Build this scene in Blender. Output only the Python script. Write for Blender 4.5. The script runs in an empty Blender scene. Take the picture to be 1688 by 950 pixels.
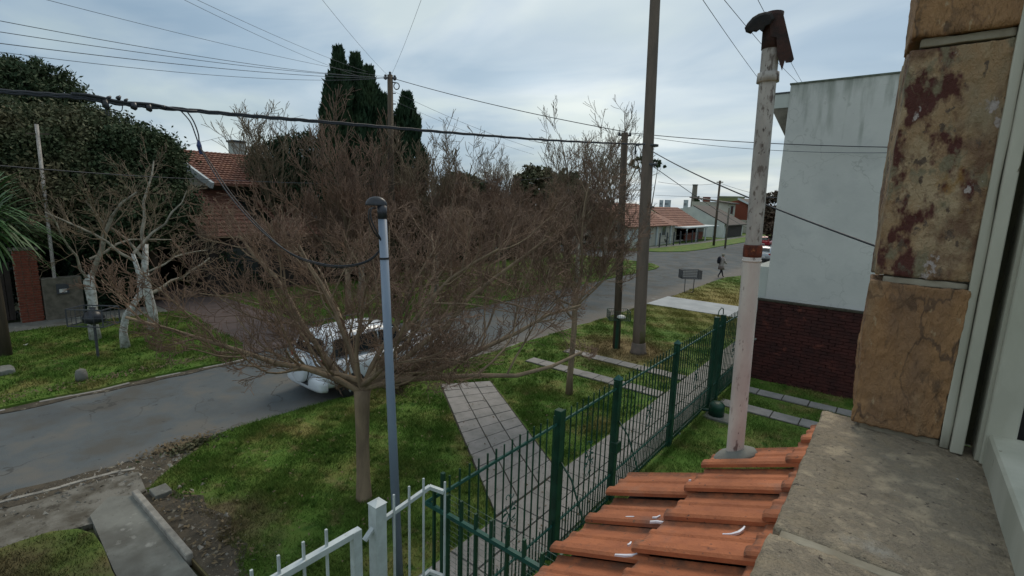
import bpy, bmesh, math, random
import numpy as np
from mathutils import Vector, Matrix, noise
S = bpy.context.scene
COL = S.collection
R = math.radians
rnd = random.Random(7)

# ------------------------------------------------------------------ camera
CH = 4.8; FP = 816.0
_p, _r, _a = R(9.85), R(1.75), R(38.0)
_f = Vector((0, math.cos(_p), -math.sin(_p))); _R0 = Vector((1, 0, 0)); _D0 = _f.cross(_R0)
_RR = math.cos(_r)*_R0 - math.sin(_r)*_D0; _DD = _f.cross(_RR)
_M = Matrix.Rotation(_a, 3, 'Z')
RRv, DDv, FFv = _M @ _RR, _M @ _DD, _M @ _f
EYE = Vector((0, 0, CH))
cam = bpy.data.cameras.new('camera'); cam.sensor_width = 36; cam.lens = FP/1688*36; cam.clip_start = 0.05; cam.clip_end = 3000
co = bpy.data.objects.new('camera', cam); COL.objects.link(co); S.camera = co
mw = Matrix((RRv, -DDv, -FFv)).transposed().to_4x4(); mw.translation = EYE; co.matrix_world = mw

# ------------------------------------------------------------------ world, sun, exposure
SUN_EL, SUN_AZ = R(48), R(-10)         # the sun stands behind cloud, ahead of the camera
w = bpy.data.worlds.new('World'); S.world = w; w.use_nodes = True
nt = w.node_tree; N = nt.nodes; L = nt.links; N.clear()
out = N.new('ShaderNodeOutputWorld'); bg = N.new('ShaderNodeBackground'); L.new(bg.outputs[0], out.inputs[0])
bg.inputs[1].default_value = 0.1
sky = N.new('ShaderNodeTexSky'); sky.sky_type = 'NISHITA'; sky.sun_disc = False
sky.sun_elevation = SUN_EL; sky.sun_rotation = SUN_AZ; sky.air_density = 1.2; sky.dust_density = 1.5
tc = N.new('ShaderNodeTexCoord'); sep = N.new('ShaderNodeSeparateXYZ'); L.new(tc.outputs['Generated'], sep.inputs[0])
def wm(op, a, b=None, c=None):
    n = N.new('ShaderNodeMath'); n.operation = op
    for i, v in enumerate((a, b, c)):
        if v is None: continue
        if isinstance(v, (int, float)): n.inputs[i].default_value = v
        else: L.new(v, n.inputs[i])
    return n.outputs[0]
zc = wm('ADD', wm('MAXIMUM', sep.outputs[2], 0.0), 0.16)
cx = wm('DIVIDE', sep.outputs[0], zc); cy = wm('DIVIDE', sep.outputs[1], zc)
cmb = N.new('ShaderNodeCombineXYZ'); L.new(cx, cmb.inputs[0]); L.new(cy, cmb.inputs[1])
def wnoise(scale, detail, rough, dist=0.0, off=(0, 0, 0)):
    mp = N.new('ShaderNodeMapping'); mp.inputs['Location'].default_value = off
    mp.inputs['Rotation'].default_value = (0, 0, R(35)); mp.inputs['Scale'].default_value = (1, 1.5, 1)
    L.new(cmb.outputs[0], mp.inputs[0])
    n = N.new('ShaderNodeTexNoise'); n.inputs['Scale'].default_value = scale; n.inputs['Detail'].default_value = detail
    n.inputs['Roughness'].default_value = rough; n.inputs['Distortion'].default_value = dist
    L.new(mp.outputs[0], n.inputs[0]); return n.outputs[0]
def wramp(src, stops):
    r = N.new('ShaderNodeValToRGB'); e = r.color_ramp.elements
    while len(e) < len(stops): e.new(0.5)
    for k, (p, c) in enumerate(stops): e[k].position = p; e[k].color = (*c, 1)
    L.new(src, r.inputs[0]); return r.outputs[0]
clouds = wramp(wnoise(0.42, 4, 0.45, 0.35, (3.3, 1.2, 0)),
               [(0.34, (2.6, 3.45, 4.2)), (0.46, (3.6, 4.45, 5.1)), (0.56, (4.7, 5.45, 5.9)), (0.68, (7.0, 7.5, 7.6))])
streak = wramp(wnoise(0.8, 5, 0.5, 0.5, (8, 3, 0)), [(0.38, (0.74, 0.81, 0.88)), (0.50, (1, 1, 1)), (0.62, (1.2, 1.15, 1.04))])
mx = N.new('ShaderNodeMix'); mx.data_type = 'RGBA'; mx.blend_type = 'MULTIPLY'; mx.inputs[0].default_value = 1
L.new(clouds, mx.inputs[6]); L.new(streak, mx.inputs[7])
mx2 = N.new('ShaderNodeMix'); mx2.data_type = 'RGBA'; mx2.inputs[0].default_value = 0.88
L.new(sky.outputs[0], mx2.inputs[6]); L.new(mx.outputs[2], mx2.inputs[7]); L.new(mx2.outputs[2], bg.inputs[0])
sl = bpy.data.lights.new('sun', 'SUN'); sl.energy = 1.25; sl.angle = R(26); sl.color = (1, 0.88, 0.70)
so = bpy.data.objects.new('sun', sl); COL.objects.link(so)
# NISHITA: rotation 0 puts the sun at +Y, turning clockwise
sdir = Vector((math.sin(SUN_AZ)*math.cos(SUN_EL), math.cos(SUN_AZ)*math.cos(SUN_EL), math.sin(SUN_EL)))
so.rotation_euler = sdir.to_track_quat('Z', 'Y').to_euler(); so.location = (0, 0, 30)
S.view_settings.view_transform = 'Standard'; S.view_settings.look = 'None'; S.view_settings.gamma = 1
S.view_settings.exposure = 0.38

# ------------------------------------------------------------------ measuring helpers (photo pixel -> place)
def ray(px, py): return FFv + RRv*((px-844)/FP) + DDv*((py-475)/FP)
def at(px, py, ax, val):
    d = ray(px, py); t = (val-EYE[ax])/d[ax]; return EYE + d*t
def atd(px, py, dist):
    d = ray(px, py); return EYE + d*(dist/math.hypot(d.x, d.y))
def gnd(px, py, z=0.0): return at(px, py, 2, z)

# ------------------------------------------------------------------ object helpers
def tag(o, label=None, cat=None, group=None, kind=None):
    if label: o['label'] = label
    if cat: o['category'] = cat
    if group: o['group'] = group
    if kind: o['kind'] = kind
    return o
def thing(name, loc, label, cat, group=None):
    o = bpy.data.objects.new(name, None); COL.objects.link(o); o.location = loc; o.empty_display_size = 0.2
    return tag(o, label, cat, group)
def org(o):
    v = Vector((0, 0, 0))
    while o is not None: v = v + o.location; o = o.parent
    return v
class MB:
    def __init__(s): s.v = []; s.f = []
    def add(s, vs, fs):
        b = len(s.v); s.v += [tuple(v) for v in vs]; s.f += [tuple(i+b for i in f) for f in fs]; return s
    def box(s, x0, x1, y0, y1, z0, z1):
        return s.add([(x0,y0,z0),(x1,y0,z0),(x1,y1,z0),(x0,y1,z0),(x0,y0,z1),(x1,y0,z1),(x1,y1,z1),(x0,y1,z1)],
                     [(3,2,1,0),(4,5,6,7),(0,1,5,4),(1,2,6,5),(2,3,7,6),(3,0,4,7)])
    def beam(s, p, q, w_, h_=None, up=Vector((0, 0, 1))):
        p, q = Vector(p), Vector(q); d = (q-p).normalized(); h_ = h_ or w_
        if abs(d.dot(up)) > 0.98: up = Vector((0, 1, 0))
        a = d.cross(up).normalized()*(w_/2); b = a.cross(d).normalized()*(h_/2)
        vs = [p-a-b, p+a-b, p+a+b, p-a+b, q-a-b, q+a-b, q+a+b, q-a+b]
        return s.add(vs, [(0,1,2,3),(7,6,5,4),(1,0,4,5),(2,1,5,6),(3,2,6,7),(0,3,7,4)])
    def prism(s, poly, z0, z1):
        n = len(poly); vs = [(x, y, z0) for x, y in poly]+[(x, y, z1) for x, y in poly]
        return s.add(vs, [tuple(range(n-1,-1,-1)), tuple(range(n, 2*n))]+[(i,(i+1)%n,(i+1)%n+n,i+n) for i in range(n)])
    def tube(s, pts, rad, k=8, caps=True):
        pts = [Vector(p) for p in pts]; n = len(pts)
        if isinstance(rad, (int, float)): rad = [rad]*n
        vs = []; fs = []; prev = None
        for i, p in enumerate(pts):
            d = (pts[min(i+1, n-1)]-pts[max(i-1, 0)])
            d = d.normalized() if d.length > 1e-9 else Vector((0, 0, 1))
            if prev is None:
                a = d.cross(Vector((0, 0, 1)) if abs(d.z) < 0.95 else Vector((1, 0, 0))).normalized()
            else:
                a = (prev - d*prev.dot(d))
                a = a.normalized() if a.length > 1e-6 else d.orthogonal().normalized()
            prev = a; b = d.cross(a)
            for j in range(k):
                t = 2*math.pi*j/k; vs.append(p+(a*math.cos(t)+b*math.sin(t))*rad[i])
        for i in range(n-1):
            for j in range(k):
                fs.append((i*k+j, i*k+(j+1)%k, (i+1)*k+(j+1)%k, (i+1)*k+j))
        if caps: fs.append(tuple(range(k-1, -1, -1))); fs.append(tuple((n-1)*k+j for j in range(k)))
        return s.add(vs, fs)
    def lathe(s, c, prof, k=24, axis='z'):
        c = Vector(c); vs = []; fs = []
        for (r_, h_) in prof:
            for j in range(k):
                t = 2*math.pi*j/k; x, y = r_*math.cos(t), r_*math.sin(t)
                vs.append(c+(Vector((x, y, h_)) if axis == 'z' else Vector((h_, x, y)) if axis == 'x' else Vector((x, h_, y))))
        n = len(prof)
        for i in range(n-1):
            for j in range(k): fs.append((i*k+j, i*k+(j+1)%k, (i+1)*k+(j+1)%k, (i+1)*k+j))
        fs.append(tuple(range(k-1,-1,-1))); fs.append(tuple((n-1)*k+j for j in range(k)))
        return s.add(vs, fs)
    def build(s, name, m, parent=None, smooth=False, bevel=0.0, loc=None, kind=None, label=None):
        o_ = org(parent) if parent else Vector((0, 0, 0))
        l_ = Vector(loc) if loc is not None else None          # world place of the piece's own origin
        base = l_ if l_ is not None else o_
        me = bpy.data.meshes.new(name)
        me.from_pydata([(v[0]-base.x, v[1]-base.y, v[2]-base.z) for v in s.v], [], s.f)
        bm = bmesh.new(); bm.from_mesh(me); bmesh.ops.recalc_face_normals(bm, faces=bm.faces)
        if bevel: bmesh.ops.bevel(bm, geom=[e for e in bm.edges if len(e.link_faces) == 2 and e.calc_face_angle(0) > 0.5], offset=bevel, segments=1, affect='EDGES')
        bm.to_mesh(me); bm.free()
        if smooth: me.shade_smooth()
        me.materials.append(m)
        o = bpy.data.objects.new(name, me); COL.objects.link(o)
        if parent: o.parent = parent
        if l_ is not None: o.location = l_-o_
        return tag(o, label, None, None, kind)
def np_mesh(name, V, F, m, parent=None, kind=None, k=3, smooth=False, base=None):
    """fast mesh from arrays: V (n,3), F (m,k)"""
    b = org(parent) if parent else Vector((0, 0, 0))
    V = np.asarray(V, np.float32)-np.array([b.x, b.y, b.z], np.float32); F = np.asarray(F, np.int32)
    me = bpy.data.meshes.new(name); me.vertices.add(len(V)); me.vertices.foreach_set('co', V.ravel())
    me.loops.add(F.size); me.loops.foreach_set('vertex_index', F.ravel())
    me.polygons.add(len(F)); me.polygons.foreach_set('loop_start', np.arange(0, F.size, k, dtype=np.int32))
    me.update(calc_edges=True)
    if smooth: me.shade_smooth()
    me.materials.append(m)
    o = bpy.data.objects.new(name, me); COL.objects.link(o)
    if parent: o.parent = parent
    if kind: o['kind'] = kind
    return o
def dup(o, loc=None, rz=0.0, sc=1.0, label=None, parent=None):
    c = o.copy(); COL.objects.link(c); c.parent = parent
    if loc is not None: c.location = loc; c.rotation_euler.z = rz; c.scale = (sc, sc, sc)
    if label: c['label'] = label
    for ch in [x for x in bpy.data.objects if x.parent == o]: dup(ch, parent=c)
    return c
def piece(src, parent, world, rot=None):
    c = src.copy(); COL.objects.link(c); c.parent = parent; c.location = Vector(world)-org(parent)
    if rot: c.rotation_euler = rot
    return c

# ------------------------------------------------------------------ materials
def mat(name, col, col2=None, scale=8.0, rough=0.8, bump=0.0, bscale=None, metal=0.0, stops=(0.38, 0.62), col3=None,
        detail=6, stretch=(1, 1, 1), spots=None, spec=0.4, coord='Position', cracks=None):
    m = bpy.data.materials.new(name); m.use_nodes = True; nt = m.node_tree; n = nt.nodes; l = nt.links
    b = n['Principled BSDF']; b.inputs['Roughness'].default_value = rough; b.inputs['Metallic'].default_value = metal
    b.inputs['Specular IOR Level'].default_value = spec
    if coord == 'Position': src = n.new('ShaderNodeNewGeometry').outputs['Position']
    else: src = n.new('ShaderNodeTexCoord').outputs['Object']
    mp = n.new('ShaderNodeMapping'); mp.inputs['Scale'].default_value = stretch; l.new(src, mp.inputs[0])
    def noi(sc, d=detail, off=0.0, rg=0.6):
        t = n.new('ShaderNodeTexNoise'); t.inputs['Scale'].default_value = sc; t.inputs['Detail'].default_value = d; t.inputs['Roughness'].default_value = rg
        if off:
            q = n.new('ShaderNodeVectorMath'); q.operation = 'ADD'; q.inputs[1].default_value = (off, off*0.7, off*1.3); l.new(mp.outputs[0], q.inputs[0]); l.new(q.outputs[0], t.inputs[0])
        else: l.new(mp.outputs[0], t.inputs[0])
        return t.outputs[0]
    def ramp(s_, st):
        r = n.new('ShaderNodeValToRGB'); e = r.color_ramp.elements
        while len(e) < len(st): e.new(0.5)
        for k, (p, c) in enumerate(st): e[k].position = p; e[k].color = (*c, 1)
        l.new(s_, r.inputs[0]); return r.outputs[0]
    def mixc(f, a, b_):
        x = n.new('ShaderNodeMix'); x.data_type = 'RGBA'
        for i, v in ((0, f), (6, a), (7, b_)):
            if hasattr(v, 'links'): l.new(v, x.inputs[i])
            elif isinstance(v, (int, float)): x.inputs[i].default_value = v
            else: x.inputs[i].default_value = (*v, 1)
        return x.outputs[2]
    if col2 is None: col2 = tuple(c*0.78 for c in col)
    st = [(stops[0], col), (stops[1], col2)]
    if col3: st = [(stops[0], col), ((stops[0]+stops[1])/2, col3), (stops[1], col2)]
    c = ramp(noi(scale), st)
    for sp in (spots or []):     # (scale, threshold, colour, offset, softness)
        f = ramp(noi(sp[0], 5, sp[3]), [(sp[1], (0, 0, 0)), (sp[1]+sp[4], (1, 1, 1))])
        c = mixc(f, c, sp[2])
    if cracks:               # (scale, width, colour, amount)
        nn = n.new('ShaderNodeTexNoise'); nn.inputs['Scale'].default_value = cracks[0]*1.7; nn.inputs['Detail'].default_value = 6; l.new(mp.outputs[0], nn.inputs[0])
        va = n.new('ShaderNodeVectorMath'); va.operation = 'MULTIPLY_ADD'; l.new(nn.outputs['Color'], va.inputs[0]); va.inputs[1].default_value = (1.1/cracks[0],)*3; l.new(mp.outputs[0], va.inputs[2])
        vo = n.new('ShaderNodeTexVoronoi'); vo.feature = 'DISTANCE_TO_EDGE'; vo.inputs['Scale'].default_value = cracks[0]; l.new(va.outputs[0], vo.inputs['Vector'])
        f1 = ramp(vo.outputs['Distance'], [(cracks[1]*.4, (1, 1, 1)), (cracks[1], (0, 0, 0))]); f2 = ramp(noi(cracks[0]*.8, 3, 41), [(0.5-cracks[3]*.2, (0, 0, 0)), (0.62, (1, 1, 1))])
        ml = n.new('ShaderNodeMath'); ml.operation = 'MULTIPLY'; l.new(f1, ml.inputs[0]); l.new(f2, ml.inputs[1]); c = mixc(ml.outputs[0], c, cracks[2])
    l.new(c, b.inputs['Base Color'])
    if bump:
        bp = n.new('ShaderNodeBump'); bp.inputs['Distance'].default_value = bump; bp.inputs['Strength'].default_value = 1
        l.new(noi(bscale or scale*4, 8, 3.1), bp.inputs['Height']); l.new(bp.outputs[0], b.inputs['Normal'])
        if bump >= .009:
            b2_ = n.new('ShaderNodeBump'); b2_.inputs['Distance'].default_value = bump*1.6; b2_.inputs['Strength'].default_value = 1
            l.new(noi((bscale or scale*4)*.38, 6, 13.1, .7), b2_.inputs['Height']); l.new(bp.outputs[0], b2_.inputs['Normal']); l.new(b2_.outputs[0], b.inputs['Normal'])
    m['_'] = 1
    return m, n, l, b, c, noi, ramp, mixc
def M_(*a, **k): return mat(*a, **k)[0]

m_road, n, l, b, c, noi, ramp, mixc = mat('asphalt', (0.130, 0.126, 0.118), (0.094, 0.092, 0.086), 0.6, 0.95, 0.006, 60, col3=(0.10, 0.112, 0.12),
    spots=[(0.35, 0.56, (0.075, 0.083, 0.09), 11, 0.2), (4.0, 0.64, (0.06, 0.064, 0.066), 4, 0.1), (38, 0.66, (0.16, 0.165, 0.165), 14, 0.1)], cracks=(0.42, 0.012, (0.06, 0.06, 0.058), 0.6), spec=0.15)
# sandy silt along the near gutter
sx = n.new('ShaderNodeSeparateXYZ'); l.new(n.new('ShaderNodeNewGeometry').outputs['Position'], sx.inputs[0])
mm = n.new('ShaderNodeMath'); mm.operation = 'MULTIPLY_ADD'; l.new(noi(0.6, 6, 21), mm.inputs[0]); mm.inputs[1].default_value = 1.5; l.new(sx.outputs[0], mm.inputs[2])
mr = n.new('ShaderNodeMapRange'); mr.inputs[1].default_value = -10.4; mr.inputs[2].default_value = -9.2; l.new(mm.outputs[0], mr.inputs[0])
mt = n.new('ShaderNodeMath'); mt.operation = 'MULTIPLY'; mt.use_clamp = True; l.new(mr.outputs[0], mt.inputs[0]); mt.inputs[1].default_value = 0.75
cc = mixc(mt.outputs[0], c, (0.175, 0.155, 0.135))
white = ramp(noi(2.2, 6, 33), [(0.6, (0, 0, 0)), (0.72, (0.8, 0.8, 0.8))])
mt2 = n.new('ShaderNodeMath'); mt2.operation = 'MULTIPLY'; l.new(white, mt2.inputs[0]); l.new(mt.outputs[0], mt2.inputs[1])
l.new(mixc(mt2.outputs[0], cc, (0.3, 0.3, 0.29)), b.inputs['Base Color'])

def lawn_mat(name):
    m, n, l, b, c, noi, ramp, mixc = mat(name, (0.072, 0.140, 0.022), (0.18, 0.165, 0.055), 0.9, 0.85, 0.0, stops=(0.40, 0.68), col3=(0.10, 0.150, 0.030), spec=0.15,
        spots=[(3.5, 0.56, (0.04, 0.09, 0.014), 5, 0.12), (2.3, 0.58, (0.20, 0.17, 0.075), 9, 0.16)])
    g = n.new('ShaderNodeNewGeometry').outputs['Position']
    for (cx_, cy_, r0, r1, col) in ((-6.9, 15.0, 0.9, 2.4, (0.19, 0.135, 0.068)), (-7.3, 2.2, 0.5, 1.35, (0.12, 0.088, 0.052)), (-5.6, 27.0, 2.0, 9, (0.23, 0.18, 0.06)), (-8.4, 0.2, 0.3, 1.5, (0.10, 0.075, 0.04))):
        d = n.new('ShaderNodeVectorMath'); d.operation = 'DISTANCE'; l.new(g, d.inputs[0]); d.inputs[1].default_value = (cx_, cy_, 0)
        q = n.new('ShaderNodeMath'); q.operation = 'MULTIPLY_ADD'; l.new(noi(1.7, 5, cx_), q.inputs[0]); q.inputs[1].default_value = 2.0; l.new(d.outputs['Value'], q.inputs[2])
        r = n.new('ShaderNodeMapRange'); r.inputs[1].default_value = r0+1; r.inputs[2].default_value = r1+1; r.inputs[3].default_value = 0.9; r.inputs[4].default_value = 0
        l.new(q.outputs[0], r.inputs[0]); c = mixc(r.outputs[0], c, col)
    l.new(c, b.inputs['Base Color']); return m
m_lawn = lawn_mat('lawn'); m_grass = lawn_mat('grass blades')
m_earth = M_('earth', (0.085, 0.068, 0.048), (0.045, 0.038, 0.028), 5, 0.95, 0.02, 18, spots=[(9, 0.6, (0.2, 0.18, 0.14), 3, 0.06)])
m_base = M_('far ground', (0.06, 0.08, 0.03), (0.09, 0.085, 0.05), 0.3, 0.95)
m_conc = M_('concrete', (0.20, 0.20, 0.18), (0.13, 0.128, 0.115), 1.7, 0.9, 0.004, 40, spots=[(1.3, 0.5, (0.10, 0.095, 0.082), 8, 0.16), (3.1, 0.62, (0.28, 0.275, 0.25), 18, 0.08), (20, 0.66, (0.09, 0.085, 0.07), 2, 0.05)])
m_dirty = M_('dirty concrete', (0.17, 0.16, 0.14), (0.075, 0.065, 0.05), 2.6, 0.95, 0.008, 30, spots=[(6, 0.56, (0.05, 0.043, 0.034), 8, 0.1), (2.2, 0.6, (0.22, 0.21, 0.19), 18, 0.1)])
m_slab = M_('paving', (0.27, 0.25, 0.24), (0.205, 0.195, 0.185), 3.1, 0.9, 0.003, 50, spots=[(14, 0.62, (0.13, 0.125, 0.11), 2, 0.1)])
m_joint = M_('joint soil', (0.03, 0.03, 0.02), (0.06, 0.05, 0.035), 9, 0.95)
m_kerb = M_('kerb concrete', (0.30, 0.28, 0.25), (0.17, 0.16, 0.145), 5, 0.92, 0.006, 35)
m_white_c = M_('pale cement', (0.38, 0.40, 0.42), (0.30, 0.32, 0.34), 1.2, 0.85, 0.002, 30)
m_green = M_('green paint', (0.006, 0.034, 0.020), (0.009, 0.052, 0.032), 6, 0.42, 0.0008, 90, spots=[(30, 0.7, (0.06, 0.035, 0.02), 4, 0.04)])
m_teal = M_('faded teal paint', (0.014, 0.085, 0.068), (0.010, 0.058, 0.05), 8, 0.5, 0.0006, 90)
m_wpaint = M_('white paint on iron', (0.50, 0.55, 0.57), (0.42, 0.46, 0.48), 10, 0.5, 0.0006, 80, spots=[(22, 0.68, (0.30, 0.25, 0.16), 4, 0.04)])
m_wire = M_('mesh wire', (0.22, 0.25, 0.22), (0.1, 0.14, 0.11), 30, 0.5, metal=0.3)
m_black = M_('black rubber', (0.012, 0.012, 0.014), (0.02, 0.02, 0.022), 20, 0.55)
m_cable = M_('cable', (0.02, 0.024, 0.034), (0.032, 0.036, 0.046), 10, 0.6)
m_thin = M_('thin cable', (0.06, 0.075, 0.1), (0.08, 0.095, 0.12), 10, 0.7)
m_grey = M_('grey tube', (0.20, 0.25, 0.33), (0.17, 0.215, 0.29), 3, 0.45, 0.0004, 60, stretch=(1, 1, 0.3))
m_pipe = M_('whitewashed pipe', (0.55, 0.50, 0.455), (0.46, 0.39, 0.36), 11, 0.72, 0.0016, 60, stretch=(1, 1, 0.35),
            spots=[(22, 0.60, (0.17, 0.12, 0.11), 6, 0.05), (7, 0.60, (0.30, 0.20, 0.18), 2, 0.1), (60, 0.66, (0.1, 0.07, 0.06), 9, 0.05)])
m_pipe_g = M_('grey peeling pipe', (0.44, 0.41, 0.38), (0.30, 0.275, 0.255), 14, 0.8, 0.002, 60, stretch=(1, 1, 0.4),
            spots=[(48, 0.56, (0.15, 0.125, 0.11), 6, 0.08), (26, 0.62, (0.13, 0.10, 0.09), 9, 0.06), (90, 0.62, (0.07, 0.055, 0.05), 12, 0.06)])
m_rust = M_('rust', (0.17, 0.04, 0.018), (0.06, 0.02, 0.014), 30, 0.92, 0.004, 120, spots=[(40, 0.6, (0.28, 0.10, 0.04), 3, 0.06)])
m_rustd = M_('dark rusty sheet', (0.022, 0.015, 0.014), (0.055, 0.024, 0.019), 22, 0.85, 0.002, 90)
m_tile, n, l, b, c, noi, ramp, mixc = mat('terracotta', (0.43, 0.145, 0.062), (0.32, 0.105, 0.048), 9, 0.85, 0.003, 90, stops=(0.35, 0.65),
    spots=[(16, 0.62, (0.17, 0.06, 0.035), 4, 0.14), (5, 0.60, (0.36, 0.165, 0.10), 7, 0.18), (70, 0.66, (0.10, 0.05, 0.04), 11, 0.04), (3.2, 0.58, (0.22, 0.105, 0.075), 17, 0.16), (12, 0.66, (0.10, 0.085, 0.06), 27, 0.08)])
oi = n.new('ShaderNodeObjectInfo'); hs = n.new('ShaderNodeHueSaturation'); l.new(c, hs.inputs['Color'])
q = n.new('ShaderNodeMapRange'); l.new(oi.outputs['Random'], q.inputs[0]); q.inputs[3].default_value = 0.82; q.inputs[4].default_value = 1.15; l.new(q.outputs[0], hs.inputs['Value'])
so_ = n.new('ShaderNodeSeparateXYZ'); l.new(n.new('ShaderNodeTexCoord').outputs['Object'], so_.inputs[0])
gr = n.new('ShaderNodeMapRange'); gr.inputs[1].default_value = .165; gr.inputs[2].default_value = .21; l.new(so_.outputs[1], gr.inputs[0])
ge = n.new('ShaderNodeMapRange'); ge.inputs[1].default_value = .035; ge.inputs[2].default_value = .0; l.new(so_.outputs[0], ge.inputs[0])
ga = n.new('ShaderNodeMath'); ga.operation = 'MAXIMUM'; l.new(gr.outputs[0], ga.inputs[0]); l.new(ge.outputs[0], ga.inputs[1])
gn = ramp(noi(25, 6, 51), [(0.38, (0, 0, 0)), (0.62, (.8, .8, .8))]); gm = n.new('ShaderNodeMath'); gm.operation = 'MULTIPLY'; l.new(ga.outputs[0], gm.inputs[0]); l.new(gn, gm.inputs[1])
l.new(mixc(gm.outputs[0], hs.outputs[0], (0.085, 0.055, 0.04)), b.inputs['Base Color'])
m_splash = M_('dried white paint', (0.75, 0.74, 0.80), (0.66, 0.65, 0.74), 20, 0.4)
m_mortar = M_('mortar', (0.30, 0.27, 0.21), (0.22, 0.19, 0.14), 18, 0.92, 0.002, 90)
m_stone = M_('ochre stone', (0.36, 0.205, 0.095), (0.18, 0.105, 0.06), 9, 0.82, 0.012, 45, stops=(0.34, 0.66), col3=(0.27, 0.15, 0.07), stretch=(1, 1, 0.4),
             spots=[(11, 0.56, (0.26, 0.17, 0.095), 5, 0.12), (14, 0.62, (0.06, 0.03, 0.022), 12, 0.08), (26, 0.70, (0.48, 0.44, 0.38), 15, 0.02), (42, 0.58, (0.11, 0.065, 0.035), 31, 0.1), (60, 0.64, (0.34, 0.24, 0.14), 37, 0.06)], cracks=(9, 0.022, (0.12, 0.07, 0.04), 0.3))
m_stone2 = M_('peeling stone', (0.36, 0.27, 0.165), (0.26, 0.20, 0.125), 9, 0.8, 0.010, 55, col3=(0.30, 0.195, 0.105), stretch=(1, 1, 0.6),
             spots=[(11, 0.50, (0.15, 0.085, 0.05), 5.3, 0.10), (12, 0.545, (0.075, 0.022, 0.016), 5.3, 0.05), (17, 0.57, (0.19, 0.16, 0.10), 8, 0.06), (34, 0.655, (0.36, 0.31, 0.29), 3, 0.03), (8, 0.63, (0.26, 0.14, 0.04), 19, 0.05), (60, 0.60, (0.10, 0.07, 0.05), 23, 0.06)], cracks=(11, 0.018, (0.13, 0.085, 0.055), 0.2))
m_sill = M_('sill stone', (0.44, 0.355, 0.25), (0.31, 0.25, 0.175), 17, 0.88, 0.010, 90, col3=(0.26, 0.215, 0.16),
            spots=[(7, 0.58, (0.22, 0.18, 0.13), 5, 0.16), (75, 0.63, (0.09, 0.07, 0.055), 12, 0.05), (5, 0.66, (0.36, 0.33, 0.28), 29, 0.07), (30, 0.735, (0.75, 0.74, 0.72), 9, 0.01), (120, 0.60, (0.34, 0.29, 0.21), 33, 0.08), (22, 0.60, (0.21, 0.17, 0.12), 43, 0.1)])
m_frame = M_('window paint', (0.44, 0.43, 0.36), (0.35, 0.345, 0.28), 9, 0.5, 0.0008, 60, stretch=(1, 1, 0.3), spots=[(36, 0.70, (0.14, 0.12, 0.08), 6, 0.02)])
m_channel = M_('olive channel', (0.085, 0.08, 0.04), (0.05, 0.05, 0.03), 12, 0.8, 0.001, 60)  # dark olive tone for the recessed guide channel
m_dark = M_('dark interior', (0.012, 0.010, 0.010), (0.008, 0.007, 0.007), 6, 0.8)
m_render = M_('white render', (0.50, 0.52, 0.49), (0.43, 0.45, 0.43), 0.8, 0.9, 0.004, 14, spots=[(0.9, 0.6, (0.37, 0.41, 0.41), 7, 0.3)])
# the neighbour's wall: rain streaks of black mould hanging from the coping
m_nwall, n, l, b, c, noi, ramp, mixc = mat('stained render', (0.58, 0.575, 0.555), (0.49, 0.49, 0.475), 0.6, 0.9, 0.004, 14, stops=(0.35, 0.65), spots=[(1.4, 0.57, (0.44, 0.445, 0.44), 7, 0.25), (0.5, 0.60, (0.62, 0.615, 0.59), 27, 0.04), (5.5, 0.66, (0.42, 0.42, 0.40), 13, 0.08)], cracks=(0.55, 0.006, (0.40, 0.40, 0.385), 0.5))
g = n.new('ShaderNodeNewGeometry').outputs['Position']; mp = n.new('ShaderNodeMapping'); mp.inputs['Scale'].default_value = (4.2, 4.2, 0.55); l.new(g, mp.inputs[0])
tn = n.new('ShaderNodeTexNoise'); tn.inputs['Scale'].default_value = 1.2; tn.inputs['Detail'].default_value = 7; l.new(mp.outputs[0], tn.inputs[0])
sx = n.new('ShaderNodeSeparateXYZ'); l.new(g, sx.inputs[0])
mr = n.new('ShaderNodeMapRange'); mr.inputs[1].default_value = 5.4; mr.inputs[2].default_value = 8.1; mr.inputs[3].default_value = -0.28; mr.inputs[4].default_value = 0.10; l.new(sx.outputs[2], mr.inputs[0])
ad = n.new('ShaderNodeMath'); ad.operation = 'ADD'; l.new(tn.outputs[0], ad.inputs[0]); l.new(mr.outputs[0], ad.inputs[1])
st = ramp(ad.outputs[0], [(0.50, (0, 0, 0)), (0.80, (0.75, 0.75, 0.75))]); l.new(mixc(st, c, (0.10, 0.125, 0.09)), b.inputs['Base Color'])
m_brickd = M_('dark red brick', (0.058, 0.013, 0.010), (0.032, 0.008, 0.007), 3, 0.8, 0.004, 40, spots=[(4, 0.60, (0.11, 0.03, 0.02), 5, 0.1)])
m_brick = M_('red brick', (0.21, 0.055, 0.03), (0.13, 0.035, 0.022), 7, 0.85, 0.003, 40)
m_bark = M_('crape bark', (0.27, 0.20, 0.13), (0.17, 0.125, 0.085), 7, 0.8, 0.004, 40, stretch=(1, 1, 0.25))
m_twig = M_('reddish twigs', (0.225, 0.145, 0.10), (0.13, 0.082, 0.06), 2.2, 0.8)
m_twig2 = M_('grey brown twigs', (0.19, 0.145, 0.095), (0.12, 0.09, 0.06), 2, 0.8)
m_twigr = M_('red brown twigs', (0.20, 0.122, 0.085), (0.125, 0.085, 0.062), .5, 0.8)
m_lime = M_('limewashed bark', (0.55, 0.56, 0.54), (0.26, 0.25, 0.22), 9, 0.9, 0.004, 30, spots=[(16, 0.64, (0.1, 0.085, 0.07), 4, 0.06)])
m_palebark = M_('pale bark', (0.34, 0.31, 0.25), (0.17, 0.15, 0.12), 5, 0.85, 0.003, 30)
m_leafd = M_('dark foliage', (0.03, 0.055, 0.027), (0.065, 0.085, 0.04), 0.8, 0.7, detail=8, spec=0.2)
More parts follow.
